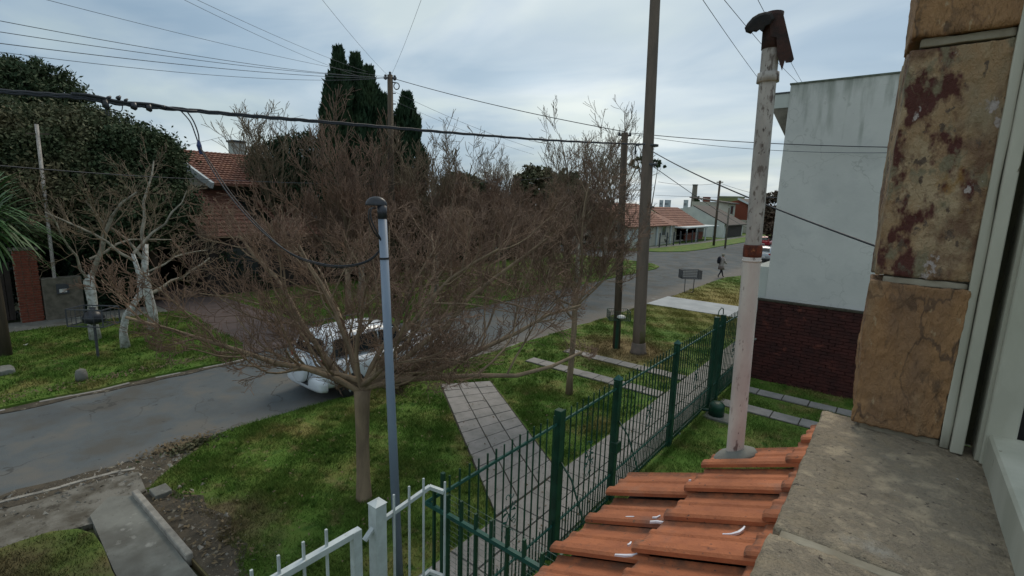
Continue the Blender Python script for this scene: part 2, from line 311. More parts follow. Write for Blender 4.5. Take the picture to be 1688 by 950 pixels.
m_leafb = M_('broadleaf foliage', (0.055, 0.08, 0.038), (0.115, 0.10, 0.055), 0.55, 0.7, detail=8, spec=0.25)
m_leafh = M_('ivy foliage', (0.010, 0.024, 0.012), (0.02, 0.04, 0.016), 1.2, 0.7, detail=8, spec=0.2)
m_leafc = M_('cypress foliage', (0.022, 0.048, 0.026), (0.042, 0.07, 0.034), 1.0, 0.75, detail=8, spec=0.15)
m_strap = M_('strap leaves', (0.035, 0.10, 0.025), (0.06, 0.13, 0.04), 3, 0.5)
m_dry = M_('dry leaves', (0.16, 0.12, 0.07), (0.10, 0.075, 0.045), 8, 0.9)
m_pole = M_('concrete pole', (0.17, 0.13, 0.105), (0.125, 0.10, 0.082), 5, 0.9, 0.004, 40, stretch=(1, 1, 0.2), spots=[(1.7, 0.6, (0.11, 0.092, 0.08), 5, 0.2)])
m_wood = M_('weathered wood pole', (0.10, 0.075, 0.052), (0.065, 0.05, 0.038), 9, 0.9, 0.004, 50, stretch=(1, 1, 0.1))
m_rooff = M_('far roof tile', (0.29, 0.14, 0.10), (0.20, 0.10, 0.075), 2.2, 0.85, spots=[(1.1, 0.55, (0.34, 0.18, 0.12), 5, 0.2), (5, 0.62, (0.14, 0.07, 0.05), 9, 0.1)])
m_roofd = M_('dark sheet roof', (0.09, 0.07, 0.06), (0.06, 0.05, 0.045), 1, 0.8)
m_cream = M_('cream wall', (0.46, 0.44, 0.38), (0.38, 0.36, 0.31), 0.8, 0.9, spots=[(0.7, 0.6, (0.30, 0.29, 0.25), 4, 0.2)])
m_glassd = M_('dark glass', (0.03, 0.035, 0.04), (0.045, 0.05, 0.055), 1, 0.12, spec=0.6)
m_wood_d = M_('dark boards', (0.04, 0.03, 0.026), (0.025, 0.02, 0.018), 3, 0.85)
m_bluegrey = M_('hazy concrete', (0.40, 0.44, 0.47), (0.34, 0.38, 0.42), 0.2, 0.9)
m_yellow = M_('mossy yellow roof', (0.22, 0.23, 0.11), (0.16, 0.17, 0.08), 0.5, 0.9)
m_car = M_('white car paint', (0.66, 0.70, 0.76), (0.58, 0.62, 0.68), 2.5, 0.22, spec=0.5, spots=[(30, 0.64, (0.42, 0.44, 0.44), 3, 0.1)])
m_silver = M_('silver car paint', (0.40, 0.43, 0.46), None, 2, 0.3, metal=0.4)
m_redcar = M_('red car paint', (0.32, 0.02, 0.03), None, 2, 0.3)
m_glass = M_('car glass', (0.012, 0.016, 0.02), (0.02, 0.026, 0.03), 1, 0.08, spec=0.7)
m_navy = M_('dark navy patch', (0.02, 0.035, 0.075), None, 4, 0.4)
m_lamp = M_('red lamp lens', (0.36, 0.012, 0.016), None, 4, 0.2)
m_tyre = M_('tyre', (0.018, 0.018, 0.019), None, 8, 0.8)
m_hub = M_('wheel metal', (0.32, 0.33, 0.34), None, 8, 0.35, metal=0.6)
m_skin = M_('skin', (0.42, 0.24, 0.17), None, 8, 0.6)
m_coat = M_('pale grey coat', (0.36, 0.32, 0.31), (0.26, 0.23, 0.22), 9, 0.9)
m_skirt = M_('taupe coat hem', (0.20, 0.16, 0.14), (0.15, 0.12, 0.11), 9, 0.9)
m_navycl = M_('black cloth', (0.012, 0.013, 0.022), None, 9, 0.9)
m_hair = M_('grey hair', (0.25, 0.23, 0.19), None, 20, 0.8)
m_bag = M_('black bag', (0.03, 0.033, 0.045), (0.015, 0.016, 0.02), 9, 0.35)
m_paper = M_('white litter', (0.7, 0.7, 0.68), None, 9, 0.7)
m_basket = M_('dark basket metal', (0.06, 0.065, 0.075), None, 20, 0.6)
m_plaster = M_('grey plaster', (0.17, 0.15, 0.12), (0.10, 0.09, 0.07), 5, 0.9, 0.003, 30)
m_redpave = M_('reddish paving', (0.135, 0.098, 0.092), (0.10, 0.075, 0.07), 2, 0.9, 0.003, 30)

# ------------------------------------------------------------------ the ground
RZ = -0.07          # the street lies a little below the verges
def sheet(name, poly, z0, z1, m, label=None, kind='structure'):
    o = MB().prism(poly, z0, z1).build(name, m); o['kind'] = kind
    return o
MB().add([(-900, -900, -0.13), (900, -900, -0.13), (900, 900, -0.13), (-900, 900, -0.13)], [(0, 1, 2, 3)]).build('ground', m_base, kind='structure')
MB().add([(-15.6, -60, RZ), (-9.5, -60, RZ), (-8.5, 40, RZ), (40, 40, RZ), (40, 75, RZ), (-10.5, 64, RZ), (-10.5, 260, RZ), (-19.5, 260, RZ), (-19.5, 56, RZ), (-90, 49, RZ), (-90, 40, RZ), (-16, 40, RZ)],
         [tuple(range(12))]).build('road', m_road, kind='structure')
def wob(x0, y0, x1, y1, n, a, sd, close=0):
    r_ = random.Random(sd); o = []
    for i in range(n):
        t = i/(n-1); j = (noise.noise(Vector((t*n*0.45, sd*3.7, 0)))*a) + r_.uniform(-a, a)*0.15
        dx, dy = x1-x0, y1-y0; ll = math.hypot(dx, dy)
        o.append((x0+dx*t-dy/ll*j, y0+dy*t+dx/ll*j))
    return o
near = wob(-9.15, 2.2, -10.35, 3.6, 5, 0.10, 1)+wob(-10.35, 3.9, -9.75, 17, 26, 0.10, 2)+wob(-9.7, 17.6, -9.55, 23.2, 8, 0.05, 3)
sheet('near_verge', [(-3.0, 23.25), (-3.0, 2.08), (-6.9, 2.05)]+near, -0.12, 0.0, m_lawn)
sheet('left_verge', [(-3.0, -20)]+wob(-9.0, -20, -9.0, 0.7, 12, 0.12, 4)+[(-8.95, 1.0), (-8.75, 1.25), (-8.45, 1.37), (-8.0, 1.38), (-7.4, 1.33), (-3.0, 1.25)], -0.12, 0.0, m_lawn)
sheet('corner_verge', [(-3.0, 26.05), (-9.5, 26.05)]+wob(-9.45, 26.3, -9.55, 35, 8, 0.06, 5)+[(-9.5, 36.8), (-8.9, 38.6), (-7.6, 39.8), (-6, 40.2), (20, 40.2), (20, 26.05)], -0.12, 0.004, m_lawn)
sheet('pale_cement_driveway', [(-3.0, 23.25), (-9.62, 23.25), (-9.6, 26.05), (-3.0, 26.05)], -0.12, 0.02, m_white_c)
sheet('garden_lawn', [(-3.1, -20), (8, -20), (8, 15.3), (-3.1, 15.3)], -0.12, 0.002, m_lawn)
sheet('gutter_apron', wob(-10.35, 0.2, -9.95, 2.3, 6, 0.12, 8)+[(-9.2, 2.2), (-8.8, 1.42), (-8.95, 0.9), (-9.1, 0.1), (-9.3, -8), (-10.5, -8)], -0.12, -0.035, m_dirty)
sheet('dirt_strip', wob(-10.75, 0.0, -10.45, 3.2, 12, 0.16, 9)+[(-9.8, 2.9), (-9.25, 2.35), (-9.5, 1.7), (-9.75, 0.6), (-9.95, -2), (-10.7, -3)], -0.12, -0.045, m_earth)
sheet('entrance_driveway', [(-3.0, 1.25), (-7.35, 1.34), (-8.98, 1.44), (-9.35, 1.75), (-9.1, 2.02), (-6.9, 1.98), (-3.0, 1.98)], -0.12, 0.008, m_conc)
sheet('bare_earth_bed', [(-9.05, 2.09), (-9.0, 2.45), (-8.6, 2.5), (-8.3, 2.72), (-7.9, 2.62), (-7.4, 2.78), (-7.0, 2.6), (-6.6, 2.66), (-6.2, 2.42), (-5.7, 2.4), (-5.3, 2.1), (-6.8, 2.07)], -0.12, 0.006, m_earth)
far = wob(-15.35, -10, -15.05, 6.3, 30, 0.14, 11)+[(-15.1, 7.0)]
sheet('opposite_verge', [(-23.0, 7.4), (-23.0, -10)]+far[:-1]+[(-15.3, 6.4), (-16.5, 6.9), (-19.5, 6.9), (-21, 7.3)], -0.12, 0.0, m_lawn)
sheet('opposite_driveway', [(-30, 6.9), (-20.5, 7.0), (-16.2, 6.7), (-15.25, 6.5), (-15.2, 9.6), (-30, 9.6)], -0.12, -0.008, m_redpave)
sheet('opposite_far_verge', [(-23.0, 9.6)]+wob(-15.15, 9.62, -15.0, 37.5, 28, 0.12, 12)+[(-15.3, 39), (-16.5, 40.5), (-19, 41.2), (-60, 41.2), (-60, 9.6)], -0.12, 0.003, m_lawn)
sheet('opposite_pavement', [(-24.6, -10), (-23.0, -10), (-23.0, 6.9), (-24.6, 6.9)], -0.12, 0.008, m_conc)
sheet('corner_block_verge', [(-90, 49.5), (-24, 50.2), (-20.5, 52.0), (-18.8, 55), (-18.4, 60), (-18.4, 260), (-60, 260), (-90, 120)], -0.12, 0.0, m_lawn)
sheet('corner_block_path', [(-24.2, 54.5), (-22.6, 55), (-21.6, 70), (-21.6, 110), (-22.8, 110), (-22.9, 72)], -0.12, 0.012, m_conc)
sheet('far_right_block', [(-9.9, 66), (-9.9, 260), (60, 260), (60, 72)], -0.12, 0.0, m_lawn)
# gutter edge strips of worn concrete along the kerb lines (one run each)
def kerb_run(name, pts, wdt, z0, z1, m):
    mb = MB()
    for i in range(len(pts)-1):
        p, q = Vector((*pts[i], 0)), Vector((*pts[i+1], 0)); d = (q-p).normalized(); nn = Vector((-d.y, d.x, 0))*wdt/2
        a = 0.004*(i % 2); mb.prism([(p-nn)[:2], (q-nn)[:2], (q+nn)[:2], (p+nn)[:2]], z0, z1+a-0.01*rnd.random())
    return mb.build(name, m, kind='structure')
r1 = wob(-15.45, -10, -15.2, 6.3, 60, 0.30, 31); r2 = wob(-14.9, -10, -14.85, 6.3, 60, 0.12, 32)
sheet('leaf_litter_strip', [(x-.1, y) for x, y in r1]+[(x+.05, y) for x, y in r2[::-1]], -0.12, -0.055, m_earth)
kerb_run('near_kerb', [(x-0.06, y) for x, y in wob(-10.35, 3.9, -9.75, 17, 26, 0.10, 2)]+[(x-0.06, y) for x, y in wob(-9.7, 17.6, -9.55, 23.2, 8, 0.05, 3)], 0.12, -0.12, -0.045, m_slab)
kerb_run('opposite_kerb', [(x+0.05, y) for x, y in far[:-1]], 0.10, -0.12, -0.05, m_slab)
kerb_run('gutter_kerb', wob(-10.55, 0.4, -10.15, 2.3, 7, 0.08, 21), 0.07, -0.12, -0.028, m_kerb)

# paving slabs, one piece each
def pave_host(name, poly, z, m): return MB().prism(poly, -0.12, z).build(name, m, kind='structure')
def slabs(host, quad, nu, nv, zt, gap=0.017, skip=0.0, m=m_slab, name='paving_slab', j=0.006):
    A, B, C_, D = [Vector((*q, 0)) for q in quad]      # A->B across (nu), A->D along (nv)
    for v in range(nv):
        for u in range(nu):
            if rnd.random() < skip: continue
            P = lambda s, t: A.lerp(B, s).lerp(D.lerp(C_, s), t)
            c4 = [P(u/nu, v/nv), P((u+1)/nu, v/nv), P((u+1)/nu, (v+1)/nv), P(u/nu, (v+1)/nv)]
            ce = sum(c4, Vector())/4; dz = rnd.uniform(-j, j)
            pol = [tuple((ce+(p-ce)*(1-gap/((p-ce).length)))[:2]) for p in c4]
            MB().prism(pol, 0.0, zt+dz).build(name, m, host, loc=ce)
hw = pave_host('front_walk', [(-9.06, 8.64), (-8.21, 9.73), (-4.35, 7.12), (-4.35, 5.35)], 0.012, m_joint)
slabs(hw, [(-9.04, 8.66), (-8.23, 9.71), (-4.37, 7.10), (-4.37, 5.37)], 3, 12, 0.03)
hs_ = pave_host('sidewalk', [(-4.35, 2.9), (-3.3, 2.9), (-3.3, 15.2), (-4.35, 15.2)], 0.012, m_joint)
slabs(hs_, [(-4.34, 2.95), (-3.31, 2.95), (-3.31, 15.15), (-4.34, 15.15)], 2, 26, 0.032)
hs2 = pave_host('far_sidewalk', [(-4.35, 15.2), (-2.95, 15.2), (-2.95, 23.2), (-4.35, 23.2)], 0.012, m_joint)
slabs(hs2, [(-4.34, 15.25), (-2.96, 15.25), (-2.96, 23.15), (-4.34, 23.15)], 2, 13, 0.032)
for nm, x0, x1, y0, y1, n_ in (('near_wheel_strip', -8.6, -4.36, 11.75, 12.22, 9), ('far_wheel_strip', -8.3, -4.36, 13.4, 13.86, 8),
                              ('garden_near_wheel_strip', -3.1, 4.0, 12.35, 12.83, 12), ('garden_far_wheel_strip', -3.1, 4.0, 13.75, 14.2, 12)):
    h_ = pave_host(nm, [(x0, y0), (x1, y0), (x1, y1), (x0, y1)], 0.014, m_joint)
    slabs(h_, [(x0+0.01, y0+0.01), (x0+0.01, y1-0.01), (x1-0.01, y1-0.01), (x1-0.01, y0+0.01)], 1, n_, 0.034)

# grass blades: one mass per lawn
def inpoly(X, Y, poly):
    r_ = np.zeros(len(X), bool); n_ = len(poly); j = n_-1
    for i in range(n_):
        xi, yi = poly[i]; xj, yj = poly[j]
        c_ = ((yi > Y) != (yj > Y)) & (X < (xj-xi)*(Y-yi)/((yj-yi) or 1e-9)+xi); r_ ^= c_; j = i
    return r_
def grass(poly, n_, hgt, wid, excl=(), sd=1, z=0.0, name='grass', ragged=0.0):
    g_ = np.random.default_rng(sd); P = np.array(poly); lo, hi = P.min(0), P.max(0)
    X = g_.uniform(lo[0], hi[0], n_); Y = g_.uniform(lo[1], hi[1], n_); k_ = inpoly(X, Y, poly)
    for e in excl: k_ &= ~inpoly(X, Y, e)
    X, Y = X[k_], Y[k_]
    # clumpy: drop by a cheap pseudo-noise
    d_ = np.sin(X*3.1+Y*1.7)+np.sin(X*1.3-Y*4.1+1)+np.sin(X*7.7+Y*6.1+2)*0.6+np.sin(Y*11-X*9)*0.4
    k_ = g_.random(len(X)) < (0.62+0.19*d_); X, Y, d_ = X[k_], Y[k_], d_[k_]
    # nothing grows on trodden earth or right under the kerb debris
    m_ = len(X); a = g_.uniform(0, 2*np.pi, m_); h_ = hgt*g_.uniform(0.45, 1.25, m_)*(1+0.18*d_); w_ = wid*g_.uniform(0.6, 1.3, m_)
    t = g_.uniform(0, 2*np.pi, m_); le = h_*g_.uniform(0.2, 1.2, m_)
    V = np.empty((m_, 3, 3)); V[:, 0] = np.stack([X-np.cos(a)*w_, Y-np.sin(a)*w_, np.full(m_, z-0.004)], 1)
    V[:, 1] = np.stack([X+np.cos(a)*w_, Y+np.sin(a)*w_, np.full(m_, z-0.004)], 1); V[:, 2] = np.stack([X+np.cos(t)*le, Y+np.sin(t)*le, z+h_], 1)
    return np_mesh(name, V.reshape(-1, 3), np.arange(m_*3).reshape(-1, 3), m_grass, kind='stuff')
ex_walk = [(-9.08, 8.62), (-8.2, 9.75), (-4.3, 7.14), (-4.3, 5.33)]
ex_t = [[(-8.62, 11.73), (-4.3, 11.73), (-4.3, 12.24), (-8.62, 12.24)], [(-8.32, 13.38), (-4.3, 13.38), (-4.3, 13.88), (-8.32, 13.88)]]
ex_bed = [(-9.05, 1.9), (-9.0, 2.35), (-8.5, 2.4), (-8.25, 2.55), (-7.9, 2.45), (-7.4, 2.6), (-7.0, 2.42), (-6.6, 2.5), (-5.9, 2.25), (-5.2, 2.1)]
ex_side = [(-4.38, 2.9), (-3.0, 2.9), (-3.0, 24), (-4.38, 24)]
grass([(-3.0, 10.5), (-3.0, 2.1), (-7, 2.1)]+near[:18]+[(-9.9, 10.5)], 330000, 0.055, 0.0055, [ex_walk, ex_bed, ex_side], 1)
grass([(-3.0, 23.2), (-3.0, 10.5), (-10.0, 10.5), (-9.7, 17), (-9.55, 23.2)], 170000, 0.05, 0.008, [ex_walk, ex_side]+ex_t, 2)
grass([(-3.0, 1.25), (-3.0, -3), (-9.0, -3), (-9.0, 0.7), (-8.93, 1.0), (-8.74, 1.22), (-8.45, 1.34), (-8.0, 1.36), (-7.4, 1.31)], 90000, 0.055, 0.006, [], 3)
ex_g = [[(-3.2, 12.33), (5, 12.33), (5, 12.85), (-3.2, 12.85)], [(-3.2, 13.73), (5, 13.73), (5, 14.22), (-3.2, 14.22)]]
grass([(-3.16, 2.2), (-3.04, 2.2), (-3.04, 15.2), (-3.16, 15.2)], 9000, 0.11, 0.006, [], 14)
grass([(-3.3, 3.0), (-3.22, 3.0), (-3.22, 15.2), (-3.3, 15.2)], 3500, 0.08, 0.006, [], 15)
grass([(-3.1, 2.2), (-0.6, 3), (1.5, 15.3), (-3.1, 15.3)], 150000, 0.06, 0.0065, ex_g, 4)
grass([(-23.0, 7.3), (-23.0, -6)]+far[8:-1]+[(-15.3, 6.4), (-16.5, 6.9), (-21, 7.2)], 110000, 0.07, 0.012, [], 5)
grass([(-23.0, 9.65), (-15.1, 9.65), (-15.0, 38), (-16.5, 40.4), (-23, 41)], 90000, 0.07, 0.016, [], 6)
grass([(-3.5, 26.1), (-9.5, 26.1), (-9.5, 36), (-8.9, 38.5), (-7.5, 39.7), (-3, 40)], 50000, 0.06, 0.014, [], 7)

def tufts(n_, x0, x1, y0, y1, sd):
    g_ = np.random.default_rng(sd); V = []
    for i in range(n_):
        cx_, cy_ = g_.uniform(x0, x1), g_.uniform(y0, y1)
        if inpoly(np.array([cx_]), np.array([cy_]), ex_walk)[0] or any(inpoly(np.array([cx_]), np.array([cy_]), e)[0] for e in ex_t+[ex_side]): continue
        r_ = g_.uniform(.03, .10); m_ = 26; a = g_.uniform(0, 6.283, m_); q = g_.uniform(0, r_, m_); h_ = g_.uniform(.05, .12, m_); t = a+g_.normal(size=m_)*.4
        X = cx_+q*np.cos(a); Y = cy_+q*np.sin(a); w_ = .006
        V.append(np.stack([np.stack([X-np.sin(a)*w_, Y+np.cos(a)*w_, np.zeros(m_)], 1), np.stack([X+np.sin(a)*w_, Y-np.cos(a)*w_, np.zeros(m_)], 1), np.stack([X+np.cos(t)*h_*.7, Y+np.sin(t)*h_*.7, h_], 1)], 1))
    V = np.concatenate(V).reshape(-1, 3); np_mesh('grass_tufts', V, np.arange(len(V)).reshape(-1, 3), m_grass, kind='stuff')
tufts(420, -9.8, -4.4, 2.9, 16, 61); tufts(160, -22.5, -15.6, -3, 6.5, 62)
# ------------------------------------------------------------------ bare trees
class Wood:
    """collects tapering branches as point lists, by thickness class"""
    def __init__(s, seed): s.r = random.Random(seed); s.lim = []; s.tw = []
    def grow(s, p, d, L_, r_, lv, P):
        rr = s.r; K = P['seg'][lv]; pts = [p.copy()]; rad = [r_]; d = d.normalized(); st = L_/K
        for i in range(K):
            jit = Vector((rr.uniform(-1, 1), rr.uniform(-1, 1), rr.uniform(-1, 1)))*P['wander'][lv]
            d = (d+jit+Vector((0, 0, P['up'][lv]))).normalized(); p = p+d*st
            if P.get('keep') and not P['keep'](p): break
            pts.append(p.copy()); rad.append(max(r_*(1-(1-P['taper'])*(i+1)/K), P['rmin']))
        if len(pts) < 2: return
        (s.lim if lv <= P['limb'] else s.tw).append((pts, rad))
        if lv+1 >= len(P['seg']): return
        K = len(pts)-1
        n_ = P['kids'][lv]
        for c_ in range(n_):
            t = P['start'][lv]+(1-P['start'][lv])*((c_+rr.uniform(0.1, 0.9))/n_); f = t*K; i = min(int(f), K-1); q = pts[i].lerp(pts[i+1], f-i)
            ax = (pts[i+1]-pts[i]).normalized(); o = ax.orthogonal().normalized(); o.rotate(Matrix.Rotation(rr.uniform(0, 6.283), 3, ax))
            an = R(rr.uniform(*P['ang'][lv])); nd = ax*math.cos(an)+o*math.sin(an)
            s.grow(q, nd, L_*P['len'][lv]*rr.uniform(0.65, 1.15)*(1.1-0.35*t), (rad[i]*(1-(f-i))+rad[i+1]*(f-i))*P['rad'][lv], lv+1, P)
    @staticmethod
    def mesh(lst, k):
        V = []; F = []; b_ = 0
        by = {}
        for pts, rad in lst: by.setdefault(len(pts), []).append((pts, rad))
        for n_, ls in by.items():
            A = np.array([[tuple(p) for p in pts] for pts, _ in ls]); Rr = np.array([r_ for _, r_ in ls])     # (m,n,3),(m,n)
            D = np.empty_like(A); D[:, 1:-1] = A[:, 2:]-A[:, :-2]; D[:, 0] = A[:, 1]-A[:, 0]; D[:, -1] = A[:, -1]-A[:, -2]
            D /= np.linalg.norm(D, axis=2, keepdims=True)+1e-9
            ref = np.where(np.abs((A[:, -1]-A[:, 0])[:, 2:3]) > 0.9*np.linalg.norm(A[:, -1]-A[:, 0], axis=1, keepdims=True), np.array([[1., 0, 0]]), np.array([[0, 0, 1.]]))[:, None, :]
            a = np.cross(D, ref); a /= np.linalg.norm(a, axis=2, keepdims=True)+1e-9; c_ = np.cross(D, a)
            t = 2*np.pi*np.arange(k)/k
            ring = A[:, :, None]+(a[:, :, None]*np.cos(t)[:, None]+c_[:, :, None]*np.sin(t)[:, None])*Rr[:, :, None, None]
            m_ = len(ls); V.append(ring.reshape(-1, 3))
            base = b_+(np.arange(m_)*n_*k)[:, None, None]+(np.arange(n_-1)*k)[None, :, None]; j = np.arange(k)[None, None]; j2 = (j+1) % k
            F.append(np.stack([base+j, base+j2, base+k+j2, base+k+j], -1).reshape(-1, 4)); b_ += m_*n_*k
        return np.concatenate(V), np.concatenate(F)
def bare_tree(name, base, label, cat, trunk_pts, trunk_rad, starts, P, m_trunk, m_limb, m_tw, seed, group=None, kids_=None):
    t = thing(name, base, label, cat, group); base = Vector(base); w_ = Wood(seed)
    MB().tube([base+Vector(p) for p in trunk_pts], trunk_rad, 12).build('trunk', m_trunk, t, smooth=True)
    for (p, d, L_, r_) in starts: w_.grow(base+Vector(p), Vector(d), L_, r_, 0, P)
    V, F = Wood.mesh(w_.lim, 6); np_mesh('limbs', V, F, m_limb, t, k=4, smooth=True, kind='stuff')
    V, F = Wood.mesh(w_.tw, 3); np_mesh('twigs', V, F, m_tw, t, k=4, kind='stuff')
    return t
# the crape myrtle right in front: short trunk, wide vase of limbs, masses of fine shoots
PC = dict(seg=[7, 6, 5, 4, 3], wander=[0.22, 0.26, 0.3, 0.32, 0.3], up=[0.02, 0.06, 0.10, 0.10, 0.06], taper=0.36, rmin=0.0036,
          kids=[9, 7, 5, 4], start=[0.30, 0.22, 0.15, 0.1], ang=[(25, 60), (22, 55), (20, 50), (18, 48)], len=[0.50, 0.55, 0.56, 0.58], rad=[0.5, 0.5, 0.5, 0.62], limb=1)
cb = gnd(600, 822)
side = RRv.copy(); side.z = 0; side.normalize(); dep = Vector((-side.y, side.x, 0))
def crown_room(p):          # the space this crown fills: flat underneath, rising outwards
    q = p-cb; a_, b_ = q.dot(side), q.dot(dep)
    return q.z > 1.74+(0.35*-a_ if a_ < 0 else 0.15*a_)+.25*max(0, -b_)+.12*math.sin(a_*7+b_*5) and b_ > -1.6 and a_ < 3.45+.35*math.sin(q.z*5+b_*3) and a_ > -3.5+.3*math.sin(q.z*4+b_*3) and q.z < 4.95+.35*math.sin(a_*3.1+b_*4)+.2*math.sin(a_*9+b_*2)-.06*abs(a_)
PC['keep'] = crown_room
def cdir(s_, u_, d_): return side*s_+Vector((0, 0, u_))+dep*d_
st_ = [(cdir(-1, .42, .15), 3.0, .055), (cdir(-.85, .75, -.35), 2.9, .05), (cdir(-.6, 1.0, .35), 2.3, .05), (cdir(-.15, 1.1, -.2), 1.9, .045), (cdir(.3, 1.1, .3), 2.1, .045),
       (cdir(.7, .85, -.25), 2.6, .05), (cdir(.9, .62, .25), 3.2, .055), (cdir(1, .30, -.1), 3.5, .052), (cdir(1, .12, .35), 3.5, .045), (cdir(.2, .55, 1), 2.8, .05),
       (cdir(-.5, .5, .95), 2.8, .045), (cdir(.35, .6, -.8), 2.1, .04), (cdir(-1, .16, .5), 2.8, .04), (cdir(.8, .42, .8), 3.0, .045)]
st_ += [(cdir(1, .05, -.15), 3.3, .04), (cdir(1, .2, .15), 3.9, .05), (cdir(.9, .0, .6), 3.0, .035), (cdir(-1, .25, -.2), 3.2, .05)]
starts = [((-0.02, 0.02, 1.78+0.012*i), d, L_*(1.22 if d.dot(side) > 0 else 1.12), r_) for i, (d, L_, r_) in enumerate(st_)]
bare_tree('crape_myrtle', cb, 'wide bare crape myrtle with one smooth trunk on the lawn, spreading before the white car', 'tree',
          [(0, 0, -0.05), (0, 0, 0.05), (-0.02, 0.01, 0.4), (-0.03, 0.02, 1.0), (-0.02, 0.02, 1.6), (-0.01, 0.02, 1.85)], [0.15, 0.125, 0.105, 0.10, 0.115, 0.13], starts, PC, m_bark, m_bark, m_twig, 5)
# slender young tree by the wheel strips
t2 = gnd(938, 650)
PT = dict(PC); PT['keep'] = lambda p: p.z > 2.15+.1*math.hypot(p.x-t2.x, p.y-t2.y); PT.update(up=[0.13, 0.13, 0.10, 0.08, 0.06], kids=[9, 8, 5, 3], start=[.12, .15, .15, .1], rmin=0.0042)
st_ = [(cdir(-.7, .9, .1), 2.4, .035), (cdir(.5, 1.3, .2), 2.9, .035), (cdir(-.15, 1.5, -.1), 3.2, .04), (cdir(.9, .8, -.2), 2.5, .03), (cdir(-.9, .45, .3), 2.2, .03), (cdir(.8, .5, .5), 2.0, .028), (cdir(0, 1, .9), 2.4, .03), (cdir(-.3, .8, -.8), 2.2, .028)]
bare_tree('young_tree', t2, 'slender bare tree with thin pale trunk beside the paved wheel strips', 'tree',
          [(0, 0, -0.03), (0.0, 0, 0.5), (0.03, 0, 1.2), (0.05, 0.0, 1.9), (0.02, 0.0, 2.5), (0, 0, 2.8)], [0.10, 0.078, 0.07, 0.066, 0.06, 0.05],
          [((0.02, 0, 1.95+0.09*i), d, L_, r_) for i, (d, L_, r_) in enumerate(st_)], PT, m_bark, m_bark, m_twig, 9)
# street trees on the opposite verge: reddish bare crowns
PF = dict(seg=[6, 5, 4, 3], wander=[0.22]*4, up=[0.10, 0.10, 0.12, 0.08], taper=0.35, rmin=0.0095, kids=[9, 9, 7], start=[0.18, 0.15, 0.1], ang=[(20, 50), (20, 50), (18, 45)],
          len=[0.5, 0.55, 0.55], rad=[0.5, 0.5, 0.6], limb=0)
def street_tree(base, label, seed, h_, m_t, m_l, m_w, group=None, P=PF, spread=0.8, trunk=1.6, tr=0.13, nst=8, name='bare_tree', lean=(0, 0)):
    r_ = random.Random(seed); ss = []
    for i in range(nst):
        a = 6.283*i/nst+r_.uniform(-.4, .4); e = r_.uniform(0.5, 1.7)
        ss.append(((lean[0]*trunk, lean[1]*trunk, trunk+0.08*i), (math.cos(a)*spread, math.sin(a)*spread, e), h_*r_.uniform(0.75, 1.0), tr*0.5))
    return bare_tree(name, base, label, 'tree', [(0, 0, -.1), (lean[0]*.2*trunk, lean[1]*.1*trunk, trunk*.3), (lean[0]*trunk*.8, lean[1]*trunk*.8, trunk*.75), (lean[0]*trunk, lean[1]*trunk, trunk+.3)],
                     [tr*1.25, tr, tr*.9, tr*.8], ss, P, m_t, m_l, m_w, seed, group)
G_ = 'reddish bare trees along the opposite verge'
A_ = street_tree((-17.6, 11.6, 0), 'reddish bare street tree across the road, first beyond the opposite driveway, behind the white car', 21, 3.6, m_bark, m_twig2, m_twigr, G_)
B_ = street_tree((-18.2, 15.2, 0), 'reddish bare street tree on the opposite verge, seen behind the grey service mast', 22, 3.2, m_bark, m_twigr, m_twigr, G_)
C2_ = street_tree((-17.0, 19.0, 0), 'dense reddish bare street tree on the opposite verge, third past the driveway', 23, 3.5, m_bark, m_twigr, m_twigr, G_, nst=10)
for src, loc, rz, sc, lb in ((A_, (-18.3, 22.6, 0), 1.9, .95, 'reddish bare street tree on the opposite verge, fourth past the driveway'),
                             (B_, (-17.3, 26.0, 0), 3.2, .9, 'reddish bare street tree on the opposite verge, fifth past the driveway'),
                             (C2_, (-18.6, 29.8, 0), 4.1, 1.0, 'reddish bare street tree on the opposite verge, sixth past the driveway'),
                             (A_, (-17.8, 34.0, 0), 5.0, .8, 'reddish bare street tree nearest the street corner on the opposite verge'),
                             (C2_, (-23.5, 18.5, 0), 2.6, 1.2, 'reddish bare tree in the yard below the tall dark cypress'),
                             (A_, (-24.0, 25.5, 0), 4.4, 1.15, 'reddish bare tree in the yard beyond the small cypress'),
                             (B_, (-25.5, 32.5, 0), 1.2, 1.05, 'reddish bare tree in the yard before the round evergreens')):
    dup(src, loc, rz, sc, lb)
# taller bare trees standing against the sky
PS = dict(PF); PS.update(up=[0.16, 0.15, 0.12, 0.1], kids=[7, 6, 5], rmin=0.011)
def tall(px, py, d_, label, seed, spread=0.45, m_w=m_twig2, nst=7, share=0.62, lean=(0, 0)):
    top = atd(px, py, d_); return street_tree((top.x, top.y, 0), label, seed, top.z*share, m_palebark, m_w, m_w, 'tall bare trees against the sky', PS, spread, top.z*0.25, 0.14, nst, lean=lean)
tall(455, 150, 29, 'tall thin bare tree against the sky between red roof and cypress', 31)
tall(590, 185, 22, 'tall reddish bare tree in front of the tall cypress group', 32, 0.5, m_twigr, 5)
tall(720, 215, 25, 'bare tree with upright shoots right of the small cypress', 33, 0.7)
tall(965, 190, 30, 'tall bare tree with upright branches left of the wooden power pole', 34, 0.55)
tall(1010, 215, 34, 'bare tree just behind the wooden power pole', 35, 0.5)
tall(820, 262, 40, 'small bare tree on the skyline left of the round evergreens', 36, 0.6)
